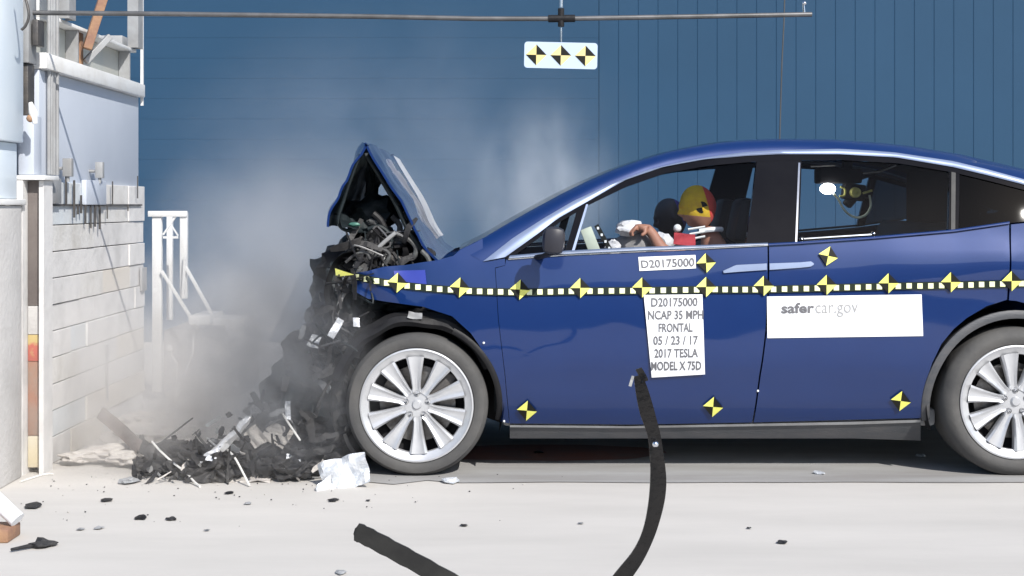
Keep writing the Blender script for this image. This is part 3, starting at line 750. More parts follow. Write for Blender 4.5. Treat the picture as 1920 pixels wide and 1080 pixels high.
# --- wheels
def wheel(px, py, phase, lab=None):
    c = S(px, py); k = 7.155 / F; x, z = c.x, .3735; z = c.z
    RT = z - .001; y0 = -.048
    w = thing('wheel', (x, y0, z), None, None); w.parent = car; w.location = Vector((x, y0, z)) - ROOTS[car.name]
    bm = NB()
    prof = [(.283, .012), (.289, .0), (.300, -.004), (.318, -.008), (.335, -.004), (RT - .022, .008), (RT - .007, .022), (RT, .045), (RT, .235), (RT - .012, .262), (.33, .275), (.285, .262), (.28, .24)]
    lathe(bm, prof, (x, y0, z), 'y', 96); fixn(bm)
    # grooves as blocks are too fine here: bead rings
    ty = mk('tyre', bm, M['rubber'], w)
    bm = NB()
    lathe(bm, [(.284, .010), (.283, -.002), (.276, -.004), (.268, .004), (.240, .014), (.236, .028), (.240, .06), (.262, .10), (.262, .24)], (x, y0, z), 'y', 96)
    fixn(bm); rim = mk('rim', bm, M['rim'], w)
    bm = NB()
    per = 2 * math.pi / 10
    def fy(r, u, w_):  # depth of spoke face
        rid = (.004 + .010 * min(1, abs(abs(u) - .15) * 1.6) * (1 - smooth_step(.75, 1, abs(u)))) if r > .07 else .010
        return .034 - .020 * ((r - .05) / .19) - rid
    rows_ = 14
    for s in range(10):
        a0 = phase + s * per; G = []
        for i in range(rows_ + 1):
            r = .062 + (.243 - .062) * i / rows_
            t = i / rows_
            half = min(per / 2, ((.0195 + .026 * t ** 1.5) + .017 * max(0, .12 - t) / .12) / r)
            ring = []
            for j in range(9):
                u = -1 + 2 * j / 8; a = a0 + u * half
                ring.append(bm.verts.new((x + r * math.cos(a), y0 + fy(r, u, 1), z + r * math.sin(a))))
            b1 = bm.verts.new((x + r * math.cos(a0 - half), y0 + fy(r, 1, 1) + .035, z + r * math.sin(a0 - half)))
            b2 = bm.verts.new((x + r * math.cos(a0 + half), y0 + fy(r, 1, 1) + .035, z + r * math.sin(a0 + half)))
            G.append([b1] + ring + [b2])
        for i in range(rows_):
            for j in range(10): bm.faces.new((G[i][j], G[i][j + 1], G[i + 1][j + 1], G[i + 1][j]))
    lathe(bm, [(.0, .014), (.018, .014), (.021, .018), (.026, .026), (.066, .028), (.072, .045), (.072, .07)], (x, y0, z), 'y', 60)
    fixn(bm)
    mk('spokes', bm, M['rim'], rim)
    for i in range(5):
        a = R(90 + 72 * i); bm = NB(); q = Vector((x + .057 * math.cos(a), y0, z + .057 * math.sin(a)))
        lathe(bm, [(.0, .017), (.008, .016), (.0085, .03)], q, 'y', 6); lathe(bm, [(.0135, .021), (.0135, .03)], q, 'y', 16, 1); fixn(bm); mk('wheel_nut', bm, [M['chrome'], M['dark_steel']], rim)
    bm = NB(); lathe(bm, [(.05, .085), (.19, .085), (.19, .115), (.05, .115)], (x, y0, z), 'y', 48); box(bm, (x + .12, y0 + .095, z + .09), (.09, .07, .16), eul(0, 35, 0), 1, .01); fixn(bm)
    lathe(bm, [(.262, .11), (.0, .13)], (x, y0, z), 'y', 48, 2)
    mk('brake_disc', bm, [M['disc'], M['dark_steel'], M['interior']], w)
    return w
W1 = wheel(*HUBF, R(92)); W2 = wheel(*HUBR, R(98))
W1['label'] = 'front wheel with ten silver spokes'; W2['label'] = 'rear wheel with ten silver spokes'
for w in (W1, W2):                                     # far side copies
    q = w.copy(); C.objects.link(q); q.location = w.location.copy(); q.location.y = (2 * YC + .048) - YC; q.rotation_euler = (0, 0, math.pi)
    for ch in w.children:
        c2 = ch.copy(); C.objects.link(c2); c2.parent = q
        for g in ch.children: d = g.copy(); C.objects.link(d); d.parent = c2

# --- bonnet: torn up and folded into a tent
def sheet(name, prof, m_out, m_in, y0, y1, th=.012, seed=0, amp=.012, crown=.03, rows=22, flare=0):
    """prof = [(x, z)] of the near edge; lofted across to y1; outer face m_out, inner face m_in"""
    bm = NB(); pr = []
    for a, b in zip(prof, prof[1:]):
        for k in range(4): pr.append(Vector(a).lerp(Vector(b), k / 4))
    pr.append(Vector(prof[-1])); n = len(pr); A = []; B = []
    for i, p in enumerate(pr):
        d = (pr[min(i + 1, n - 1)] - pr[max(i - 1, 0)]).normalized(); nn = Vector((d.y, -d.x)) * -1
        ra, rb = [], []
        for j in range(rows + 1):
            t = j / rows; y = y0 + (y1 - y0) * t
            q = Vector((p.x * 3, y * 3, p.y * 3 + seed))
            dis = amp * noise.noise(q) + amp * .6 * abs(noise.noise(q * 2.2)) + crown * (1 - (2 * t - 1) ** 2)
            edge = .02 * math.sin(math.pi * i / (n - 1)) * flare
            o_ = p + nn * dis
            ra.append(bm.verts.new((o_.x, y, o_.y))); o2 = o_ - nn * th; rb.append(bm.verts.new((o2.x, y, o2.y)))
        A.append(ra); B.append(rb)
    def F_(v, mi): f = bm.faces.new(v); f.material_index = mi
    for i in range(n - 1):
        for j in range(rows):
            F_((A[i][j], A[i][j + 1], A[i + 1][j + 1], A[i + 1][j]), 0); F_((B[i][j], B[i + 1][j], B[i + 1][j + 1], B[i][j + 1]), 1)
        F_((A[i][0], A[i + 1][0], B[i + 1][0], B[i][0]), 0); F_((A[i][rows], B[i][rows], B[i + 1][rows], A[i + 1][rows]), 0)
    for j in range(rows):
        F_((A[0][j], B[0][j], B[0][j + 1], A[0][j + 1]), 0); F_((A[-1][j], A[-1][j + 1], B[-1][j + 1], B[-1][j]), 0)
    bm.normal_update(); fixn(bm)
    return mk(name, bm, [m_out, m_in], car)
HY = .10
def Hn(px, py): v = P(px, py, HY); return (v.x, v.z)
rear = [Hn(684, 268), Hn(700, 295), Hn(722, 330), Hn(752, 378), Hn(777, 432), Hn(803, 470), Hn(824, 488)]
hd = sheet('bonnet', rear, M['paint'], M['underhood'], HY, 1.84, seed=3, crown=.010, amp=.024)
hd['label'] = 'rear half of the folded bonnet, blue, with a pale glare line'
front = [Hn(622, 428), Hn(634, 392), Hn(648, 350), Hn(664, 308), Hn(682, 268)]
sheet('bonnet_front', front, M['paint'], M['underhood'], HY, 1.84, seed=9, crown=.02, amp=.05, flare=1)
# inner bonnet frame: ribs and a rim on the underside, hanging flaps
for y_, r_, fl, pp in ((HY + .05, .022, .6, ((688, 292), (712, 330), (742, 382), (768, 436), (800, 480))), (HY + .03, .016, .6, ((676, 290), (660, 330), (646, 372), (634, 415), (650, 432), (672, 424))),
                       (.5, .02, .5, ((690, 300), (700, 330), (692, 365), (672, 395), (655, 410))), (1.1, .024, .6, ((710, 310), (735, 350), (760, 400), (790, 450)))):
    bm = NB(); tube(bm, smoothpts([P(*p, y_) for p in pp]), r_, 8, flat=(1, fl)); mk('bonnet_frame', bm, M['underhood'], car)
bm = NB()
crumple(bm, P(648, 415, .22), (.10, .26, 0), eul(10, 25, 20), .03, 9, 4, 8, .004); crumple(bm, P(672, 412, .4), (.12, .4, 0), eul(25, -15, 10), .05, 6, 12, 10, .005)
crumple(bm, P(700, 330, .5), (.10, .25, 0), eul(80, 10, 40), .03, 9, 13, 8, .004)
mk('bonnet_liner', bm, M['underhood'], car, smooth=False)
bm = NB(); ball(bm, P(664, 421, .12), .014, 2, 0, (2.2, 1, .8), .3); mk('latch', bm, M['green'], car)
# sun glare on the far part of the raised bonnet, painted as a white strip
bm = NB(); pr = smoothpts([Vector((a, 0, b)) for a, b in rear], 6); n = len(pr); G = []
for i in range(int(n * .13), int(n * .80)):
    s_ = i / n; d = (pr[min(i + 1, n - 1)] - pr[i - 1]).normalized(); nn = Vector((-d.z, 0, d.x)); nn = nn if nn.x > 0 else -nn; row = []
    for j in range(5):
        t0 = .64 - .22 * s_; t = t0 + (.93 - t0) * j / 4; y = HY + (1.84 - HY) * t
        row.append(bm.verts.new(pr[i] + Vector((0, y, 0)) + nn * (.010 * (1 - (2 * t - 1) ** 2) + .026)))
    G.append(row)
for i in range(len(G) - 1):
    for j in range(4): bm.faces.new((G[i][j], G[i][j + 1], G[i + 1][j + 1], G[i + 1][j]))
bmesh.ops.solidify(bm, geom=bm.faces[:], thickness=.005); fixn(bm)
wf = mk('bonnet_glare', bm, M['white'], car); wf['label'] = 'white strip painting the glare along the raised bonnet'

# --- wreckage of the front end (parts of the car)
rnd = random.Random(21)
def sheetpart(name, px, py, y, s, rot, amp, seed, m, freq=4, n=14, th=.005):
    bm = NB(); crumple(bm, P(px, py, y), (s[0], s[1], 0), eul(*rot), amp, freq, seed, n, th); return mk(name, bm, m, car)
D = M['dusty_black']
# crushed bumper skin, left edge curve (610,480)-(610,580)
bm = NB()
cur = smoothpts([P(*p, .02) for p in ((672, 470), (640, 478), (618, 500), (609, 540), (612, 580), (630, 612), (645, 640))], 5)
G = []
for i, p in enumerate(cur):
    row = []
    for j in range(9):
        q = p + Vector((0, .02 + j * .07, 0)); q += Vector((.025 * noise.noise(q * 9), 0, .02 * noise.noise(q * 8 + Vector((5, 5, 5))))) + Vector((.012 * j, 0, 0)); row.append(bm.verts.new(q))
    G.append(row)
for i in range(len(G) - 1):
    for j in range(8): bm.faces.new((G[i][j], G[i][j + 1], G[i + 1][j + 1], G[i + 1][j]))
bmesh.ops.solidify(bm, geom=bm.faces[:], thickness=.006)
mk('bumper_skin', bm, D, car)
def splinter(bm, c, L, w, rnd, mi=0):
    """a torn, curled sliver"""
    d = Vector((rnd.gauss(0, 1), rnd.gauss(0, .6), rnd.gauss(0, 1))).normalized(); e = d.cross(Vector((rnd.gauss(0, .4), 1, rnd.gauss(0, .4)))).normalized(); k = d.cross(e)
    n = 5; top = []; bot = []; cv = rnd.uniform(-.5, .5)
    for i in range(n + 1):
        t = i / n - .5; ww = w * (1 - .7 * abs(t) * rnd.uniform(.6, 1.6)) * .5
        p = Vector(c) + d * (L * t) + k * (cv * L * (t * t)) + e * rnd.uniform(-.15, .15) * w
        top.append((bm.verts.new(p + e * ww), bm.verts.new(p - e * ww))); bot.append((bm.verts.new(p + e * ww + k * .004), bm.verts.new(p - e * ww + k * .004)))
    def F_(*v): f = bm.faces.new(v); f.material_index = mi
    for i in range(n):
        F_(top[i][0], top[i][1], top[i + 1][1], top[i + 1][0]); F_(bot[i][0], bot[i + 1][0], bot[i + 1][1], bot[i][1])
        F_(top[i][0], top[i + 1][0], bot[i + 1][0], bot[i][0]); F_(top[i][1], bot[i][1], bot[i + 1][1], top[i + 1][1])
masses = [(655, 545, .25, .13, (.8, 1, 1.3)), (640, 610, .3, .15, (.9, 1.2, 1.1)), (600, 680, .35, .17, (1, 1.2, 1)), (575, 750, .3, .19, (1.1, 1.2, 1)), (620, 800, .3, .18, (1, 1.2, 1)), (540, 810, .3, .17, (1.2, 1.2, .9)), (600, 850, .25, .13, (1.2, 1.2, .7)),
          (640, 700, .9, .3, (.8, 1.4, 1.2)), (600, 800, 1.2, .3, (1, 1.4, .9)), (660, 560, 1.2, .28, (.8, 1.6, 1.1)), (650, 720, .22, .12, (.7, 1, 1.6)), (680, 530, .3, .12, (1.2, 1, .8)), (730, 560, .3, .11, (1.8, 1, .5))]
for i, (px, py, y, rr, sc3) in enumerate(masses):
    bm = NB(); vs = ball(bm, P(px, py, y), rr, 5, 0, sc3, .55, 2.6, i + 11)
    for v in vs:
        q = v.co * 16; v.co += Vector((noise.noise(q), noise.noise(q + Vector((7, 1, 2))), noise.noise(q + Vector((2, 9, 4))))) * .022
        v.co.z = max(v.co.z, .01)
    mk('crushed_mass', bm, D if i % 3 else M['underhood'], car)
# torn slivers standing out of the crushed nose
path = [(676, 490, .02, .05), (650, 530, .0, .05), (640, 590, .0, .06), (620, 640, .0, .08), (590, 690, .0, .10), (560, 740, .0, .13), (560, 800, -.02, .15), (600, 850, -.02, .12), (625, 760, -.03, .09), (690, 450, .1, .07), (720, 470, .1, .08), (755, 470, .12, .07)]
rs = random.Random(41)
for i in range(84):
    px, py, y, sp_ = path[i % len(path)]
    bm = NB(); c = P(px, py, y + rs.uniform(-.02, .12)) + Vector((rs.gauss(0, sp_ * .9), 0, rs.gauss(0, sp_ * .9))); c.z = max(c.z, .05)
    L = rs.uniform(.05, .17); splinter(bm, c, L, rs.uniform(.008, .05), rs)
    mk('torn_sliver', bm, M['shard'] if rs.random() < .025 else M['grey_steel'] if rs.random() < .12 else D, car, smooth=False)
for i in range(16):
    px, py, y, sp_ = path[rs.randrange(len(path))]
    c = P(px, py, y + .02); a = [c + Vector((rs.gauss(0, .07), rs.uniform(-.04, .06), rs.gauss(0, .07))) for _ in range(4)]
    for v in a: v.z = max(v.z, .02)
    bm = NB(); tube(bm, smoothpts(a, 5), rs.uniform(.003, .008), 6); mk('torn_wire', bm, [M['black'], M['pipe'], M['underhood']][i % 3], car)
bm = NB(); crumple(bm, P(630, 614, -.01), (.035, .11, 0), eul(80, 30, 0), .015, 9, 45, 8, .003); mk('bent_bracket', bm, M['shard'], car, smooth=False)
bm = NB(); crumple(bm, P(668, 605, -.01), (.03, .045, 0), eul(80, 0, 0), .01, 12, 46, 8, .003); mk('bent_bracket', bm, M['shard'], car, smooth=False)
# hoses, rods and lumps seen under the bonnet
def hose(pts, r, m, y=.2, name='hose'):
    bm = NB(); tube(bm, smoothpts([P(a, b, y + (c[0] if c else 0)) for a, b, *c in pts], 5), r, 8); return mk(name, bm, m, car)
M['hose_grey'] = mat('hose_dusty_grey', (.10, .105, .105), .6, 0, col2=(.03, .03, .032), nscale=18, bump=.4, contrast=(.4, .6))
hose([(742, 436), (712, 462), (690, 490), (668, 512), (640, 560), (628, 600)], .011, M['grey_steel'], .12, 'torn_strut')
hose([(676, 500), (664, 515), (655, 530)], .02, M['hose_grey'], .05, 'torn_strut')
hose([(745, 440), (768, 450), (780, 465), (776, 482), (765, 486)], .014, M['hose_grey'], .15)
hose([(700, 400), (715, 415), (722, 440), (705, 455)], .017, M['black'], .22)
hose([(735, 405), (750, 425), (742, 450), (725, 470), (735, 490)], .015, M['hose_grey'], .28)
hose([(690, 430), (712, 425), (730, 440), (735, 465)], .013, M['underhood'], .2)
hose([(665, 465), (690, 470), (705, 490), (700, 510)], .014, M['black'], .16)
hose([(755, 410), (765, 425), (752, 440)], .012, M['hose_grey'], .3)
hose([(700, 480), (716, 468), (730, 478), (722, 496)], .011, M['hose_grey'], .12)
hose([(648, 492), (668, 476), (686, 474), (694, 486)], .008, M['hose_grey'], .06)
hose([(790, 470), (800, 480), (806, 492)], .012, M['hose_grey'], .08)
for i, (px, py, y, r, s, m) in enumerate([(705, 400, .45, .11, (1.2, 1, .9), M['underhood']), (690, 425, .5, .10, (1, 1, .8), M['underhood']), (735, 470, .4, .12, (1.3, 1, .8), M['black']), (765, 480, .35, .09, (1, 1, .7), M['underhood']), (680, 470, .45, .09, (1, 1, 1), M['black']), (722, 438, .3, .04, (1, .7, 1), M['hose_grey']), (706, 416, .25, .035, (1.4, .8, .7), M['hose_grey']), (748, 455, .25, .04, (1, .8, .8), M['hose_grey']), (800, 480, .2, .045, (1, 1, 1), M['black']), (660, 545, .3, .12, (.8, 1, 1.2), M['underhood']), (730, 460, .7, .11, (1.2, 1, .8), M['interior']), (690, 500, .8, .2, (1.4, 1, .7), M['interior'])]):
    bm = NB(); ball(bm, P(px, py, y), r, 3, 0, s, .35, 2.2, i); mk('engine_part', bm, m, car)
for i, (px, py, y, s, rt) in enumerate([(688, 455, .3, (.10, .08, .05), (10, 30, 5)), (718, 452, .25, (.07, .06, .06), (30, 20, 50)), (742, 488, .2, (.10, .05, .05), (0, 12, 0)), (700, 440, .2, (.05, .05, .08), (20, 50, 0)), (765, 455, .4, (.1, .1, .09), (15, 60, 0)), (662, 500, .15, (.09, .05, .05), (0, 30, 0))]):
    bm = NB(); box(bm, P(px, py, y), s, eul(*rt), 0, .008); mk('engine_bracket', bm, M['black'] if i % 2 else M['dark_steel'], car)
# arch liner above the front tyre
bm = NB(); c = S(*HUBF); 
lathe(bm, [(.385, .015), (.405, .0), (.435, .012), (.455, .05)], (c.x - .01, 0, c.z + .005), 'y', 40, a0=R(25), a1=R(165))
for v in bm.verts: v.co += Vector((.012 * noise.noise(v.co * 9), .01 * noise.noise(v.co * 7), .014 * noise.noise(v.co * 8 + Vector((3, 3, 3)))))
mk('arch_liner', bm, M['black'], car)
sheetpart('bent_bracket', 778, 592, .0, (.07, .03), (80, 5, 0), .012, 61, M['grey_steel'], 20, 5, .003)

# --- door mirror, handles, blue tape
bm = NB(); c = P(1038, 451, -.24); box(bm, c, (.108, .10, .134), eul(0, 4, 0), 0, .036)
mk('mirror_housing', bm, mat('mirror_dark', (.035, .036, .045), .4, col2=(.028, .028, .036), nscale=4, spec=.25), car)
bm = NB(); tube(bm, [P(1034, 474, -.2), P(1020, 480, -.1), P(1010, 482, .0)], [.018, .016, .02], 8, flat=(1.4, .7)); mk('mirror_arm', bm, M['black'], car)
strip('door_handle', [(1356, 508), (1380, 497), (1438, 494)], [(1357, 512), (1380, 510), (1438, 506)], M['trim'], .010, 16, thick=.012)
strip('door_handle', [(1443, 494), (1500, 492), (1522, 490), (1526, 494)], [(1443, 506), (1500, 502), (1520, 500), (1526, 496)], M['trim'], .010, 16, thick=.012)
panel('blue_tape', [(738, 508), (797, 506), (800, 533), (742, 532)], M['blue_tape'], .006, .003, both=False)
for i, (px, py) in enumerate([(907, 643), (945, 790), (1421, 733)]):
    bm = NB(); ball(bm, S(px, py, .004), .006, 2); mk('rivet', bm, M['white'], car)

# --- measuring tape with targets, stickers
TAPE = [(655, 516), (700, 526), (745, 534), (800, 540), (862, 545), (920, 547), (975, 548), (1090, 546), (1204, 545), (1324, 543), (1432, 543), (1550, 540), (1665, 537), (1783, 535), (1897, 532), (2000, 529), (2250, 526)]
TG = [(745, 530), (862, 539), (975, 543), (1088, 540), (1204, 539), (1324, 538), (1432, 536), (1550, 534), (1666, 531), (1783, 529), (1897, 527), (2014, 524), (2130, 522), (2245, 521)]
bm = NB(); G = []
for i in range(161):
    x0 = 655 + (2250 - 655) * i / 160; y0 = lerp(TAPE, x0); G.append([bm.verts.new(S(x0, y0 - 7, .008)), bm.verts.new(S(x0, y0 + 7, .008))])
for i in range(160): bm.faces.new((G[i][0], G[i][1], G[i + 1][1], G[i + 1][0]))
xs = [664] + [t[0] for t in TG]
for a, b in zip(xs, xs[1:]):
    n = 5 if b - a > 100 else 4
    for k in range(n):
        x0 = a + (b - a) * (k + .9) / (n + .75); h = 5.0
        if a == 664: x0 = 668 + k * 19
        y0 = lerp(TAPE, x0) + .8 * noise.noise(Vector((x0 * .3, 0, 0)))
        f = bm.faces.new([bm.verts.new(S(x0 + u * h, y0 + v * h, .0105)) for u, v in ((-1, 1), (1, 1), (1, -1), (-1, -1))]); f.material_index = 1
mk('marker_tape', bm, [M['olive'], M['pale_yellow']], car, smooth=False)
def target(px, py, h=18.5, rot=0., off=.012):
    bm = NB()
    def q(u, v):
        a = R(rot); return S(px + (u * math.cos(a) - v * math.sin(a)), py - (u * math.sin(a) + v * math.cos(a)), off)
    tips = [(h, 0), (0, h), (-h, 0), (0, -h)]
    for k in range(4):
        f = bm.faces.new([bm.verts.new(q(0, 0)), bm.verts.new(q(*tips[k])), bm.verts.new(q(*tips[(k + 1) % 4]))]); f.material_index = 1 if k % 2 == 0 else 0
    return mk('target_marker', bm, [M['yellow'], M['mblack']], car, smooth=False)
for i, (a, b) in enumerate(TG): target(a, b, 19, -4 if i < 3 else 0)
target(1324, 493, 18.5, 3); target(1553, 480, 18.5, -12); target(988, 770, 19, -5); target(1337, 763, 19, -5); target(1689, 752, 19, -8)
bm = NB(); bm.faces.new([bm.verts.new(S(a, b, .03)) for a, b in ((630, 519), (664, 515), (628, 503))]); mk('target_marker', bm, M['yellow'], car, smooth=False)['label'] = 'torn yellow half target on the crushed bumper'
def sticker(corners, name='sticker', off=.005):
    """corners tl, tr, br, bl"""
    bm = NB(); n = 30; G = []
    tl, tr, br, bl = [Vector(c) for c in corners]
    for i in range(n + 1):
        s = i / n; a = tl.lerp(tr, s); b = bl.lerp(br, s)
        G.append([bm.verts.new(S(*(a.lerp(b, j / n)), off)) for j in range(n + 1)])
    for i in range(n):
        for j in range(n): bm.faces.new((G[i][j], G[i][j + 1], G[i + 1][j + 1], G[i + 1][j]))
    bm.normal_update()
    for f in bm.faces:
        if f.normal.y > 0: f.normal_flip()
    return mk(name, bm, M['white'], car, smooth=False)
def lettering(txt, parent, q, m, bold=0., off=.0074):
    """text squeezed into the pixel quad q = (tl, tr, br, bl) on the body side"""
    cu = bpy.data.curves.new('t', 'FONT'); cu.body = txt; cu.offset = bold; cu.resolution_u = 3; cu.fill_mode = 'BOTH'
    t = bpy.data.objects.new('t', cu); C.objects.link(t)
    me = bpy.data.meshes.new_from_object(t.evaluated_get(bpy.context.evaluated_depsgraph_get()))
    bm = NB(); bm.from_mesh(me); bpy.data.objects.remove(t); bpy.data.curves.remove(cu); bpy.data.meshes.remove(me)
    x0 = min(v.co.x for v in bm.verts); x1 = max(v.co.x for v in bm.verts); y0 = min(v.co.y for v in bm.verts); y1 = max(v.co.y for v in bm.verts)
    tl, tr, br, bl = [Vector(c) for c in q]
    for v in bm.verts:
        u = (v.co.x - x0) / (x1 - x0); w_ = (v.co.y - y0) / (y1 - y0)
        p = bl.lerp(br, u).lerp(tl.lerp(tr, u), w_); v.co = S(p.x, p.y, off)
    bm.normal_update()
    for f in bm.faces:
        if f.normal.y > 0: f.normal_flip()
    return mk('lettering', bm, m, parent, smooth=False)
s1 = sticker([(1197, 482), (1304, 478), (1305, 503), (1199, 508)]); lettering('D20175000', s1, [(1201, 488), (1302, 483), (1302, 500), (1203, 503)], M['ink'], .022)
s2 = sticker([(1207, 553), (1317, 552), (1322, 702), (1222, 708)], off=.0120)
for i, (t, x0, x1) in enumerate([('D20175000', 1221, 1308), ('NCAP 35 MPH', 1215, 1319), ('FRONTAL', 1235, 1299), ('05 / 23 / 17', 1225, 1309), ('2017 TESLA', 1227, 1309), ('MODEL X 75D', 1221, 1315)]):
    y = 558 + i * 23.9; lettering(t, s2, [(x0, y + .5), (x1, y - .5), (x1, y + 16.5), (x0, y + 17.5)], M['ink'], .022, .0146)
s3 = sticker([(1438, 556), (1728, 552), (1731, 630), (1439, 634)])
lettering('safer', s3, [(1465, 568), (1527, 567), (1527, 587), (1465, 588)], M['ink'], .03); lettering('car.gov', s3, [(1529, 572), (1609, 570), (1609, 594), (1529, 595)], M['ink_light'], .0)
M['faint'] = mat('ink_faint', (.70, .70, .72), .6, 0, col2=(.74, .74, .76), nscale=20)
bm = NB()
for x0, x1, y0 in ((1510, 1595, 610), (1504, 1512, 616), (1656, 1700, 594), (1665, 1712, 603)):
    bm.faces.new([bm.verts.new(S(a, b, .0072)) for a, b in ((x0, y0), (x1, y0 - 1), (x1, y0 + 1), (x0, y0 + 2))])
mk('faint_print', bm, M['faint'], s3, smooth=False)

# --- cabin
def seat(y0, y1, x, z0=.42, h=.62, tilt=12, head=True):
    bm = NB(); yc = (y0 + y1) / 2; w = y1 - y0
    box(bm, (x - .22, yc, z0 + .06), (.5, w, .16), eul(0, -6, 0), 0, .05)
    box(bm, (x + .06, yc, z0 + .10 + h / 2), (.13, w, h), eul(0, tilt, 0), 0, .05)
    r = mk('seat', bm, M['seat'], car)
    if head:
        bm = NB(); box(bm, (x + .20, yc, z0 + h + .23), (.10, w * .55, .24), eul(0, tilt, 0), 0, .04); mk('headrest', bm, M['seat'], r)
seat(.26, .80, 1.03); seat(1.14, 1.68, 1.06); 
bm = NB(); box(bm, (2.20, .95, .90), (.16, 1.4, .75), eul(0, 20, 0), 0, .06); box(bm, (1.85, .95, .55), (.5, 1.4, .16), None, 0, .05); mk('rear_seat', bm, M['seat'], car)
bm = NB(); bx(bm, 2.41, 2.45, .34, 1.60, .45, 1.55); mk('rear_bulkhead', bm, M['interior'], car, smooth=False)
bm = NB(); box(bm, (.12, .97, .93), (.5, 1.55, .22), eul(0, 8, 0), 0, .06); mk('dashboard', bm, M['interior'], car)
bm = NB(); beam(bm, P(1098, 428, .20), P(1116, 474, .20), .060, .012, up=Vector((0, 1, 0)), bev=.004)
mk('dash_panel', bm, mat('dash_pale_panel', (.55, .60, .50), .7, col2=(.45, .5, .44), nscale=9), car)
bm = NB(); beam(bm, P(1118, 422, .19), P(1145, 470, .19), .024, .012, up=Vector((0, 1, 0))); 
o = mk('dotted_strip', bm, M['mblack'], car, smooth=False)
bm = NB()
for t in (.12, .38, .64, .9):
    c = P(1118, 422, .178).lerp(P(1145, 470, .178), t); box(bm, c, (.011, .004, .013), None)
mk('dots', bm, M['white'], o, smooth=False)
# airbags: slack white cushion with its grey front
bm = NB(); ball(bm, P(1196, 466, .52), .115, 4, 0, (1.15, 1.2, .95), .25, 2.2, 3); mk('airbag', bm, M['bag_grey'], car)['label'] = 'grey slack airbag'
bm = NB(); ball(bm, P(1178, 428, .42), .055, 3, 0, (1.2, .9, .75), .4, 2.5, 5); ball(bm, P(1240, 458, .55), .06, 3, 0, (1.1, 1, 1), .3, 2.5, 8); ball(bm, P(1150, 464, .4), .04, 3, 0, (1, 1, 1), .4, 3, 2)
mk('airbag_fold', bm, M['bag'], car)
bm = NB(); tube(bm, [P(1500, 449, .2), P(1560, 445, .2), P(1640, 440, .2)], .008, 8); ball(bm, P(1503, 449, .2), .014, 2); ball(bm, P(1638, 439, .2), .015, 2); mk('cross_bar', bm, M['chrome'], car)

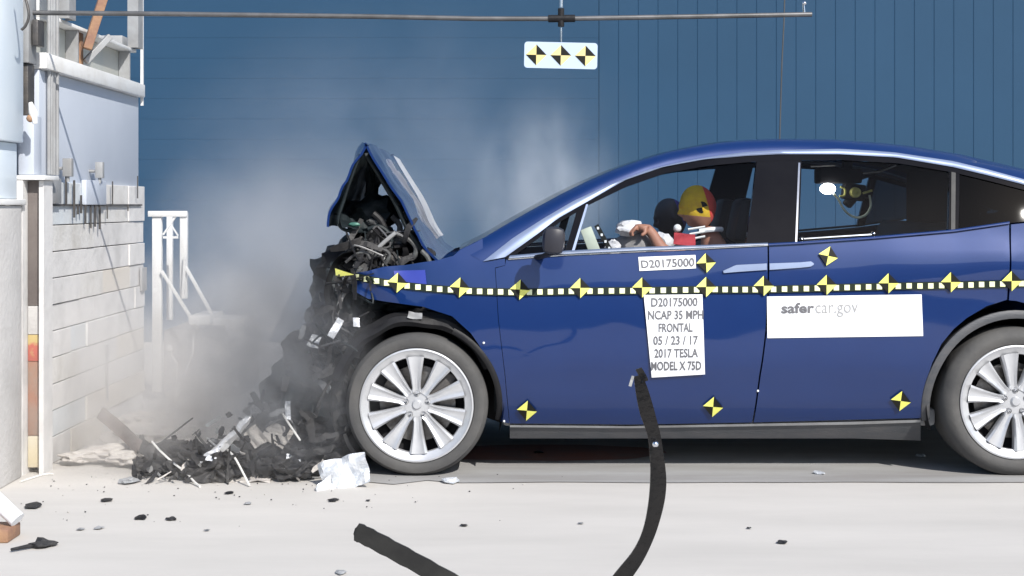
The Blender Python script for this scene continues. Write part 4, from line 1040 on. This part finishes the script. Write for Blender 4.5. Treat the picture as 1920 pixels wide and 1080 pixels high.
# ================================================================ DUMMIES
def skin_body(name, verts, edges, m, parent=None, root=0, sub=2):
    me = bpy.data.meshes.new(name); me.from_pydata([v[0] for v in verts], edges, [])
    o = bpy.data.objects.new(name, me); C.objects.link(o)
    sk_ = o.modifiers.new('s', 'SKIN'); sk_.use_smooth_shade = True
    for i, v in enumerate(verts):
        r = v[1]; me.skin_vertices[0].data[i].radius = r if isinstance(r, tuple) else (r, r)
        me.skin_vertices[0].data[i].use_root = (i == root)
    ss = o.modifiers.new('u', 'SUBSURF'); ss.levels = sub; ss.render_levels = sub
    dg = bpy.context.evaluated_depsgraph_get(); m2 = bpy.data.meshes.new_from_object(o.evaluated_get(dg)); bpy.data.objects.remove(o)
    bm = NB(); bm.from_mesh(m2); bpy.data.meshes.remove(m2)
    return mk(name, bm, m, parent)
def dummy(base, hc, label, driver):
    y = base[1]
    t = thing('crash_dummy', base, label, 'crash test dummy')
    hx, hy, hz = hc
    dx, dz = base[0], base[2]
    sx, sz = hx + .13, hz - .30            # shoulder line
    V = [((dx + .12, y, dz + .10), (.13, .16)), ((dx + .14, y, dz + .28), (.11, .14)), ((sx, y, sz - .02), (.11, .15)), ((hx + .07, y, hz - .17), .055), ((hx + .045, y, hz - .10), .05)]
    E = [(0, 1), (1, 2), (2, 3), (3, 4)]
    for s in (-1, 1):
        n = len(V)
        sh = (sx, y + s * .17, sz); 
        if driver and s == -1:
            el_ = P(1243, 474, y - .20); wr = P(1222, 436, y - .16); kn = P(1204, 424, y - .15)
        else:
            el_ = Vector((sx - .20, y + s * .24, sz - .17)); wr = Vector((sx - .42, y + s * .17, sz - .06)); kn = wr + Vector((-.07, 0, -.01))
        V += [(sh, .055), (tuple(el_), .042), (tuple(wr), .028), (tuple(kn), (.026, .036))]
        E += [(2, n), (n, n + 1), (n + 1, n + 2), (n + 2, n + 3)]
        # fingers curled down
        for k in range(4):
            m_ = len(V); b_ = Vector(kn) + Vector((-.012, (k - 1.5) * .017, -.002)); ln = (.034, .04, .037, .028)[k]
            V += [(tuple(b_ + Vector((-ln * .8, 0, -.010))), .009), (tuple(b_ + Vector((-ln * 1.3, 0, -.032))), .0085), (tuple(b_ + Vector((-ln * 1.15, 0, -.052))), .008)]
            E += [(n + 3, m_), (m_, m_ + 1), (m_ + 1, m_ + 2)]
        m_ = len(V); b_ = Vector(wr).lerp(Vector(kn), .5)
        V += [(tuple(b_ + Vector((-.01, -.034, -.016))), .011), (tuple(b_ + Vector((-.035, -.04, -.034))), .009)]
        E += [(n + 3, m_), (m_, m_ + 1)]
        # leg
        n = len(V); V += [((dx - .02, y + s * .10, dz + .06), .085), ((dx - .38, y + s * .13, dz + .16), .062), ((dx - .60, y + s * .12, dz - .18), .042), ((dx - .72, y + s * .12, dz - .22), .035)]
        E += [(0, n), (n, n + 1), (n + 1, n + 2), (n + 2, n + 3)]
    skin_body('body', V, E, M['skin'], t)
    # shirt
    n0 = [((dx + .12, y, dz + .10), (.145, .175)), ((dx + .14, y, dz + .28), (.125, .155)), ((sx, y, sz - .02), (.125, .165)), ((hx + .075, y, hz - .185), .062)]
    e0 = [(0, 1), (1, 2), (2, 3)]
    for s in (-1, 1):
        k = len(n0); a = Vector((sx, y + s * .17, sz)); b = P(1243, 474, y - .20) if (driver and s == -1) else Vector((sx - .20, y + s * .24, sz - .17))
        n0 += [(tuple(a), .068), (tuple(a.lerp(b, .6)), .056)]; e0 += [(2, k), (k, k + 1)]
    skin_body('shirt', n0, e0, M['shirt'], t)
    # head: one shaped surface, face to -x, nose and brow, chin
    bm = NB(); g = bmesh.ops.create_icosphere(bm, subdivisions=6, radius=1)
    tl = R(14 if driver else 20)
    for v in g['verts']:
        c = v.co.copy(); x, yy, z = c
        X = x * .098; Yv = yy * .076; Z = z * .118
        if z < 0: X *= 1 - .22 * (-z) ** 1.5; Yv *= 1 - .30 * (-z) ** 1.5
        if x < 0:
            Z -= .004 * 0
            X -= .020 * math.exp(-((z + .10) / .17) ** 2 - (yy / .16) ** 2)                # nose
            X += .010 * math.exp(-((z - .08) / .10) ** 2 - ((abs(yy) - .35) / .18) ** 2)    # eye sockets
            X -= .006 * math.exp(-((z - .26) / .12) ** 2 - (yy / .5) ** 2)                  # brow
            X -= .010 * math.exp(-((z + .42) / .07) ** 2 - (yy / .22) ** 2)                 # lips
            X -= .016 * math.exp(-((z + .72) / .16) ** 2 - (yy / .28) ** 2)                 # chin
        if abs(yy) > .6: Yv += math.copysign(.010 * math.exp(-((x - .1) / .14) ** 2 - ((z + .05) / .22) ** 2), yy)   # ears
        q = Vector((X * math.cos(tl) + Z * math.sin(tl) * -1, Yv, Z * math.cos(tl) + X * math.sin(tl)))
        v.co = Vector(hc) + q
    for f in bm.faces:
        c = f.calc_center_median() - Vector(hc)
        u = c.x * math.cos(tl) + c.z * math.sin(tl); w_ = c.z * math.cos(tl) - c.x * math.sin(tl)
        if driver:
            mi = 0
            if w_ > -.045 + .35 * (-u - .02): mi = 1
            if u > .045: mi = 2
            if (u - .01) ** 2 + (w_ + .005) ** 2 < .032 ** 2 and c.y < 0:
                mi = 3 if (u - .01) * (w_ + .005) > 0 else 1
        else:
            mi = 4
            if u > .052: mi = 5
        f.material_index = mi
    mk('head', bm, [M['skin'], M['face_yellow'], M['face_red'], M['mblack'], M['dark_head'], M['purple']], t)
    if driver:
        bm = NB(); crumple(bm, P(1283, 449, y - .23), (.11, .06, 0), eul(88, 3, 0), .012, 9, 3, 7, .01); mk('chest_patch', bm, M['red_cloth'], t)
        bm = NB(); tube(bm, smoothpts([Vector((hx + .0, y - .06, hz - .13)), Vector((hx + .07, y - .075, hz - .12)), Vector((hx + .12, y - .05, hz - .12))]), .014, 8); mk('neck_collar', bm, M['white'], t)
        bm = NB()
        for k in range(3): tube(bm, [P(1290 + k * 3, 430 + k * 9, y - .22), P(1322, 425 + k * 9, y - .22)], .006, 6)
        ball(bm, P(1270, 428, y - .2), .022, 2); mk('sensor_leads', bm, M['white_steel'], t)
    return t
h = P(1309, 388, .53); dummy((.92, .53, .52), tuple(h), 'driver crash test dummy with yellow and red painted head, arm over the airbag', True)
h = P(1258, 408, 1.41); dummy((.80, 1.41, .52), tuple(h), 'passenger crash test dummy with dark head and purple blue back of head, beyond the driver', False)

# onboard lamp and camera in the rear window
oc = thing('onboard_camera', P(1590, 330, .75), 'small yellow green camera rig with a bright lamp hanging in the rear window', 'camera')
yy = .75
bm = NB(); bx(bm, P(1533, 0, yy).x, P(1612, 0, yy).x, yy - .06, yy + .1, P(0, 344, yy).z, P(0, 316, yy).z, 0, .01); beam(bm, P(1585, 340, yy), P(1590, 292, yy), .05, .05); beam(bm, P(1612, 335, yy), P(1690, 305, yy), .018, .02); beam(bm, P(1636, 338, yy), P(1632, 372, yy), .012)
mk('mount', bm, M['interior'], oc)
bm = NB(); tube(bm, [P(1520, 312, yy - .07), P(1566, 310, yy - .07)], .005, 6); tube(bm, [P(1618, 325, yy - .07), P(1650, 322, yy - .07), P(1680, 310, yy - .07)], .005, 6); mk('mount_rail', bm, M['grey_steel'], oc)
bm = NB(); ball(bm, P(1552, 354, yy - .05), .036, 3, 0, (1.2, 1, .85)); mk('lamp', bm, M['lamp'], oc)
bm = NB(); box(bm, P(1600, 360, yy), (.12, .08, .09), eul(0, 8, 0), 0, .01); box(bm, P(1593, 378, yy), (.05, .06, .06), eul(0, 40, 0), 0, .01); box(bm, P(1622, 364, yy), (.06, .05, .045), eul(0, 0, 0), 0, .008); mk('camera_body', bm, M['black'], oc)
bm = NB(); lathe(bm, [(.0, -.02), (.010, -.022), (.011, -.035), (.026, -.035), (.03, .0)], P(1603, 361, yy - .05), 'y', 24); fixn(bm); mk('lens', bm, M['brass'], oc)
bm = NB(); tube(bm, smoothpts([P(1576, 350, yy - .06), P(1584, 355, yy - .06), P(1583, 366, yy - .06), P(1574, 368, yy - .06)]), .006, 6); beam(bm, P(1618, 362, yy - .05), P(1635, 357, yy - .05), .012); mk('fitting', bm, M['brass'], oc)
bm = NB(); tube(bm, smoothpts([P(*p, yy - .07) for p in ((1563, 364), (1572, 374), (1582, 392), (1595, 404), (1610, 408), (1624, 402), (1632, 388), (1632, 376), (1630, 366))]), .0062, 8); mk('cable', bm, M['cable_yellow'], oc)

# ================================================================ DEBRIS in front of the barrier
def single(name, bm, m, label, cat, group=None, smooth=True):
    o = mk(name, bm, m, smooth=smooth); return tag(o, label, cat, group)
# aluminium beam
bm = NB(); pts = smoothpts([P(372, 868, -.15), P(400, 850, -.14), P(432, 822, -.1), (P(455, 798, -.08)), P(472, 780, -.08)], 5)
tube(bm, pts, [.034, .036, .038, .034, .032, .03, .032, .034, .034, .033, .032, .03, .029, .028, .028, .027, .026, .024, .02, .014, .008], 6, flat=(1, .75))
for v in bm.verts: v.co += Vector((.012 * noise.noise(v.co * 20), .01 * noise.noise(v.co * 18 + Vector((4, 4, 4))), .012 * noise.noise(v.co * 22 + Vector((9, 9, 9)))))
single('torn_beam', bm, M['alu'], 'bright silver torn metal bar leaning on the dark debris left of the car', 'metal bar', smooth=False)
bm = NB(); p0 = P(180, 797, .5); p1 = P(375, 905, -.05); crumple(bm, (p0 + p1) / 2 + Vector((0, 0, .0)), ((p1 - p0).length * 1.0, .065, 0), eul(60, 22, -42), .012, 4, 31, 16, .012)
single('torn_sheet', bm, M['dusty_panel'], 'long dusty brown panel slanting down from the barrier foot to the floor', 'panel', smooth=False)
bm = NB(); crumple(bm, P(330, 868, .05), (.36, .24, 0), eul(35, 12, 10), .06, 6, 33, 12, .012); single('undertray', bm, M['dusty_black'], 'crumpled dark panel lying right of the long brown panel', 'panel', smooth=False)
bm = NB(); c = P(648, 895, -.28); crumple(bm, c + Vector((0, 0, .02)), (.24, .16, 0), eul(62, -14, 0), .05, 9, 35, 10, .006); crumple(bm, P(615, 925, -.36) + Vector((0, 0, .01)), (.10, .12, 0), eul(50, 60, 10), .03, 12, 37, 8, .005)
single('headlamp_shard', bm, M['shard'], 'clear whitish broken lamp cover lying left of the front tyre', 'lamp cover', smooth=False)
# wires
for i, (pts, lab) in enumerate([([(285, 828, .0), (300, 845, -.05), (325, 868, -.1), (350, 887, -.18), (364, 903, -.25), (375, 918, -.32)], 'long white wire bent over the brown panel'), ([(425, 842, -.1), (440, 858, -.2), (455, 885, -.24), (468, 915, -.3)], 'white wire leaning on the debris right of the silver bar'), ([(388, 822, .1), (400, 832, .0), (412, 842, -.1)], 'short white wire end above the silver bar'), ([(528, 772, .0), (540, 792, -.05), (563, 826, -.1)], 'thin grey wire sticking out of the debris heap'), ([(100, 905, .0), (85, 880 + 12, -.0), (60, 905, -.1), (38, 912, -.2)], 'thin white cord on the floor at the barrier foot')]):
    bm = NB(); q = [P(a, b, c) for a, b, c in pts]
    for v in q: v.z = max(v.z, .006)
    tube(bm, smoothpts(q, 5), .0055, 6); single('wire', bm, M['wire'], lab, 'wire')
# debris heap pieces between barrier and wheel: black plastic lumps
heap = [(352, 862, .0, .09, 'blocky dark fragment at the left end of the black debris'), (395, 885, -.12, .10, 'black squashed housing below the silver bar'), (425, 860, .0, .11, 'black lump behind the silver bar'), (455, 880, -.05, .10, 'black lump right of the second white wire'),
        (490, 860, .02, .12, 'black crumpled housing in the middle of the debris heap'), (520, 885, -.08, .09, 'low black fragment with a shiny edge'), (548, 880, -.12, .08, 'shiny black fragment left of the lamp cover'), (572, 862, .0, .11, 'black lump in front of the crushed bumper'), (600, 870, .0, .09, 'dark chunk beside the front tyre'), (540, 825, .15, .13, 'large black crumpled piece in the heap'), (590, 815, .15, .12, 'black folded piece against the front wheel')]
for i, (px, py, y, r, lab) in enumerate(heap):
    c = P(px, py, y); c.z = max(c.z, r * .55)
    bm = NB(); ball(bm, c, r * .9, 5, 0, (1.25, 1, .7), .8, 2.0, i + 3)
    for v in bm.verts:
        q = v.co * 19; v.co += Vector((noise.noise(q), noise.noise(q + Vector((7, 1, 2))), noise.noise(q + Vector((2, 9, 4))))) * .018
        v.co.z = max(v.co.z, .004)
    single('debris_chunk', bm, M['dusty_black'], lab, 'debris', 'dark debris chunks in front of the barrier')
for i, (px, py, y, s, rt, m, lab) in enumerate([(520, 815, .0, (.13, .10), (60, 30, 0), 'rubble', 'pale grey torn sheet in the black heap'), (550, 862, -.1, (.08, .04), (50, 0, 0), 'shard', 'small shiny pale piece low in the heap'), (470, 900, -.15, (.2, .1), (12, 0, 0), 'rubble', 'flat pale flake under the wires'), (395, 858, -.2, (.05, .03), (70, 10, 0), 'shard', 'small pale label piece below the silver bar'), (540, 770, .0, (.03, .10), (80, 0, 0), 'shard', 'thin pale sliver above the heap'), (480, 818, -.02, (.08, .1), (70, -40, 0), 'rubble', 'grey bent tab at the top of the silver bar'), (590, 640, .08, (.06, .06), (70, 20, 0), 'shard', 'bright pale scrap at the crushed front')]):
    bm = NB(); crumple(bm, P(px, py, y), (s[0], s[1], 0), eul(*rt), .02, 14, 50 + i, 7, .004)
    single('torn_scrap', bm, M[m], lab, 'scrap', smooth=False)
rs = random.Random(99); bm = NB()
for k in range(330):
    u = rs.random() ** .8; px = 600 - 330 * u + rs.gauss(0, 16); h_ = (1 - u) * .30 + .07
    c = P(px, 880, rs.uniform(-.22, .35)); c.z = abs(rs.gauss(0, .55)) * h_ + .012
    splinter(bm, c, rs.uniform(.02, .10) if k % 30 else rs.uniform(.15, .26), rs.uniform(.005, .035) if k % 12 else rs.uniform(.008, .018), rs, rs.choice([0, 0, 0, 0, 0, 0, 0, 0, 1, 2]) if k % 12 else 0)
for v in bm.verts: v.co.z = max(v.co.z, .005)
o = mk('debris_pile', bm, [M['dusty_black'], M['rubble'], M['grey_steel']], smooth=False); tag(o, 'tangle of dark slivers and splinters heaped left of the front wheel', 'debris', kind='stuff')
# pale rubble at the barrier foot
rb = [(205, 855, .35, .10, 'yellowish pale rubble lump at the barrier foot'), (240, 870, .25, .08, 'small pale rubble lump in front of the yellowish one'), (260, 822, .8, .13, 'pinkish dusty rubble mound behind the brown panel'), (310, 800, 1.1, .14, 'dusty beige rubble mound further back'), (335, 835, .5, .10, 'beige rubble right of the pinkish mound'), (150, 862, .3, .07, 'grey rubble piece against the block face'), (275, 775, 1.5, .12, 'orange beige block fragment at the far barrier foot')]
for i, (px, py, y, r, lab) in enumerate(rb):
    c = P(px, py, y); c.z = .02 + r * .3
    bm = NB(); ball(bm, c, r * .85, 5, 0, (1.6, 1.2, .5), .5, 2.0, i + 30)
    for v in bm.verts: v.co.z = max(v.co.z, .003)
    c=None; single('rubble_lump', bm, M['rubble'], lab, 'rubble', 'pale rubble at the barrier foot', smooth=False)
# small fragments on the pale floor
fr = [(80, 1025, .035, 'black', 'black fragment with a stalk, lower left floor'), (265, 973, .018, 'black', 'small dark chip left of two similar ones'), (322, 975, .016, 'black', 'small dark chip between the left ones'), (430, 926, .014, 'black', 'upright dark sliver below the debris'), (465, 946, .012, 'grey', 'flat grey chip below the wires'), (870, 987, .011, 'black', 'round dark pebble in mid floor'), (185, 992, .013, 'grey', 'flat grey chip, left floor'), (152, 994, .011, 'grey', 'tiny grey chip, left floor'), (62, 952, .024, 'black', 'dark crumb near the left column'), (240, 906, .03, 'grey', 'grey lump on the floor before the brown panel'), (200, 940, .018, 'black', 'long dark chip near the column foot'), (690, 940, .008, 'black', 'tiny dark speck right of the lamp cover'), (1467, 1019, .014, 'black', 'dark chip in the right foreground'), (1405, 992, .007, 'grey', 'tiny grey speck left of the right foreground chip'), (1088, 983, .008, 'grey', 'tiny speck in mid foreground'), (388, 996, .008, 'grey', 'tiny grey speck, left foreground'), (625, 940, .016, 'black', 'dark chip under the lamp cover'), (1010, 851, .02, 'black', 'dark flat chip on the lane under the door'), (1725, 857, .02, 'pale', 'pale flat flake on the lane before the rear tyre'), (845, 905, .03, 'pale', 'pale flat flake under the front tyre'), (1536, 890, .02, 'pale', 'pale flat scrap on the lane edge'), (640, 1076, .015, 'grey', 'grey chip at the bottom edge')]
for i, (px, py, r, mm, lab) in enumerate(fr):
    y = CY + CZ * F / (py - 385); c = P(px, py, y); c.z = r * .35
    bm = NB(); ball(bm, c, r, 2, 0, (1.4, 1.6, .5), .8, 2, i + 60)
    if i == 0: tube(bm, [c, c + Vector((-.09, -.10, .0))], [.012, .006], 6)
    for v in bm.verts: v.co.z = max(v.co.z, .006)
    single('fragment', bm, M[{'black': 'dusty_black', 'grey': 'grey_steel', 'pale': 'shard'}[mm]], lab, 'fragment', 'small fragments scattered on the floor', smooth=False)
# scatter of fine crumbs
rnd = random.Random(77); bm = NB()
for k in range(110):
    x = -2.3 + abs(rnd.gauss(0, 1)) * 1.1; y = rnd.uniform(-1.3, .1) * rnd.random() ** .5
    if x > 2.4: continue
    ball(bm, (x, y, .004), rnd.uniform(.0015, .005), 1, rnd.choice([0, 0, 1]), (1, 1.2, .5), .6, 2, k)
o = mk('crumbs', bm, [M['dusty_black'], M['rubble']], smooth=False); tag(o, 'fine dark crumbs and grit scattered over the pale floor', 'grit', kind='stuff')

# two black strips in the foreground
yf = -3.2
bm = NB(); pts = [(1196, 704), (1204, 735), (1214, 775), (1226, 815), (1232, 860), (1234, 905), (1229, 950), (1216, 1000), (1196, 1042), (1168, 1080), (1130, 1130), (1085, 1190), (1040, 1245)]
sm = smoothpts([P(a, b, yf) for a, b in pts], 5)
tube(bm, sm, [.014 + .012 * min(1, i / 10) + .003 * math.sin(i * .3) for i in range(len(sm))], 4, flat=(1.10, .25), a0=R(45)) 
o1 = thing('bent_strip', (.1, yf, 0), 'curved black strip rising from the bottom edge in front of the front door', 'strip')
mk('strip', bm, M['strip_black'], o1)
bm = NB(); ball(bm, P(1229, 833, yf - .03), .009, 2); mk('bolt', bm, M['chrome'], o1)
bm = NB(); crumple(bm, P(1203, 703, yf), (.018, .04, 0), eul(88, -25, 0), .006, 20, 3, 5, .006); crumple(bm, P(1184, 715, yf), (.008, .03, 0), eul(88, 15, 0), .004, 20, 5, 5, .003, 1); mk('torn_end', bm, [M['strip_black'], M['grey_steel']], o1, smooth=False)
bm = NB(); pts = [P(a, b, yf) for a, b in ((664, 996), (676, 1000), (700, 1012), (745, 1036), (800, 1066), (860, 1100), (930, 1145), (1000, 1200))]
sm = smoothpts(pts, 4); tube(bm, sm, [.008, .012] + [.024 + .001 * (i % 3) for i in range(len(sm) - 2)], 4, flat=(.3, 1.4), a0=R(45))
o = single('straight_strip', bm, M['strip_grey'], 'dark grey flat strip pointing up left at the bottom edge', 'strip')

# ================================================================ DUST AND SMOKE
def volume(name, c, s, dens, col, label, seed=0, scale=1.6, lo=.42, hi=.75, aniso=.2, disp=.35, powr=1.2, zstretch=1.0):
    bm = NB(); bmesh.ops.create_icosphere(bm, subdivisions=4, radius=1)
    for v in bm.verts:
        k = 1 + disp * .4 * noise.noise(v.co * 1.4 + Vector((seed, 0, 0))); v.co = v.co * k
        v.co = Vector((v.co.x * s[0], v.co.y * s[1], v.co.z * s[2]))
        v.co += Vector(c); v.co.z = max(v.co.z, .012)
    m = bpy.data.materials.new(name); m.use_nodes = True; n = m.node_tree; n.nodes.clear()
    o = n.nodes.new('ShaderNodeOutputMaterial'); pv = n.nodes.new('ShaderNodeVolumePrincipled'); pv.inputs['Color'].default_value = (*col, 1); pv.inputs['Anisotropy'].default_value = aniso
    geo = n.nodes.new('ShaderNodeNewGeometry')
    sub = n.nodes.new('ShaderNodeVectorMath'); sub.operation = 'SUBTRACT'; sub.inputs[1].default_value = c
    div = n.nodes.new('ShaderNodeVectorMath'); div.operation = 'DIVIDE'; div.inputs[1].default_value = s
    ln = n.nodes.new('ShaderNodeVectorMath'); ln.operation = 'LENGTH'
    n.links.new(geo.outputs['Position'], sub.inputs[0]); n.links.new(sub.outputs[0], div.inputs[0]); n.links.new(div.outputs[0], ln.inputs[0])
    mr = n.nodes.new('ShaderNodeMapRange'); mr.inputs[1].default_value = .95; mr.inputs[2].default_value = .0; n.links.new(ln.outputs['Value'], mr.inputs[0])
    pw = n.nodes.new('ShaderNodeMath'); pw.operation = 'POWER'; pw.inputs[1].default_value = powr; n.links.new(mr.outputs[0], pw.inputs[0])
    mp = n.nodes.new('ShaderNodeMapping'); mp.inputs['Location'].default_value = (seed, seed, seed); mp.inputs['Scale'].default_value = (1, 1, zstretch)
    n.links.new(geo.outputs['Position'], mp.inputs[0])
    t = n.nodes.new('ShaderNodeTexNoise'); t.inputs['Scale'].default_value = scale; t.inputs['Detail'].default_value = 5; t.inputs['Distortion'].default_value = .4; n.links.new(mp.outputs[0], t.inputs['Vector'])
    m2 = n.nodes.new('ShaderNodeMapRange'); m2.inputs[1].default_value = lo; m2.inputs[2].default_value = hi; n.links.new(t.outputs['Fac'], m2.inputs[0])
    mul = n.nodes.new('ShaderNodeMath'); mul.operation = 'MULTIPLY'; n.links.new(pw.outputs[0], mul.inputs[0]); n.links.new(m2.outputs[0], mul.inputs[1])
    mm = n.nodes.new('ShaderNodeMath'); mm.operation = 'MULTIPLY'; mm.inputs[1].default_value = dens; n.links.new(mul.outputs[0], mm.inputs[0])
    n.links.new(mm.outputs[0], pv.inputs['Density']); n.links.new(pv.outputs[0], o.inputs['Volume'])
    ob = mk(name, bm, m); tag(ob, label, 'dust' if 'dust' in name else 'smoke', kind='stuff'); return ob
volume('dust_cloud', (-1.40, 2.1, .58), (1.35, 1.9, 1.45), 1.6, (.90, .90, .91), 'grey dust cloud hanging between the barrier and the crushed car front', 1.3, 1.7, .33, .68)
volume('ground_dust', (-1.75, .70, .18), (1.2, 1.4, 1.05), 5.2, (.95, .93, .91), 'low pale dust rolling over the debris at the barrier foot', 5.1, 2.6, .36, .68)
volume('wreck_dust', (-1.14, .05, .50), (.58, .62, .72), 8.5, (.44, .45, .47), 'dark dust and fine debris blurring the crushed car front', 2.1, 5, .38, .70)
volume('smoke_plume', (.22, 2.4, 1.32), (.60, .8, .95), 5.5, (.90, .94, .98), 'white blue smoke plume rising above the windshield', 11.7, 3.2, .44, .72, zstretch=.5, powr=1.6)
volume('thin_smoke', (-.9, 3.6, 1.5), (2.3, 1.6, 1.6), .38, (.84, .90, .98), 'thin pale smoke veil drifting in front of the blue wall', 3.2, 1.2, .33, .66)
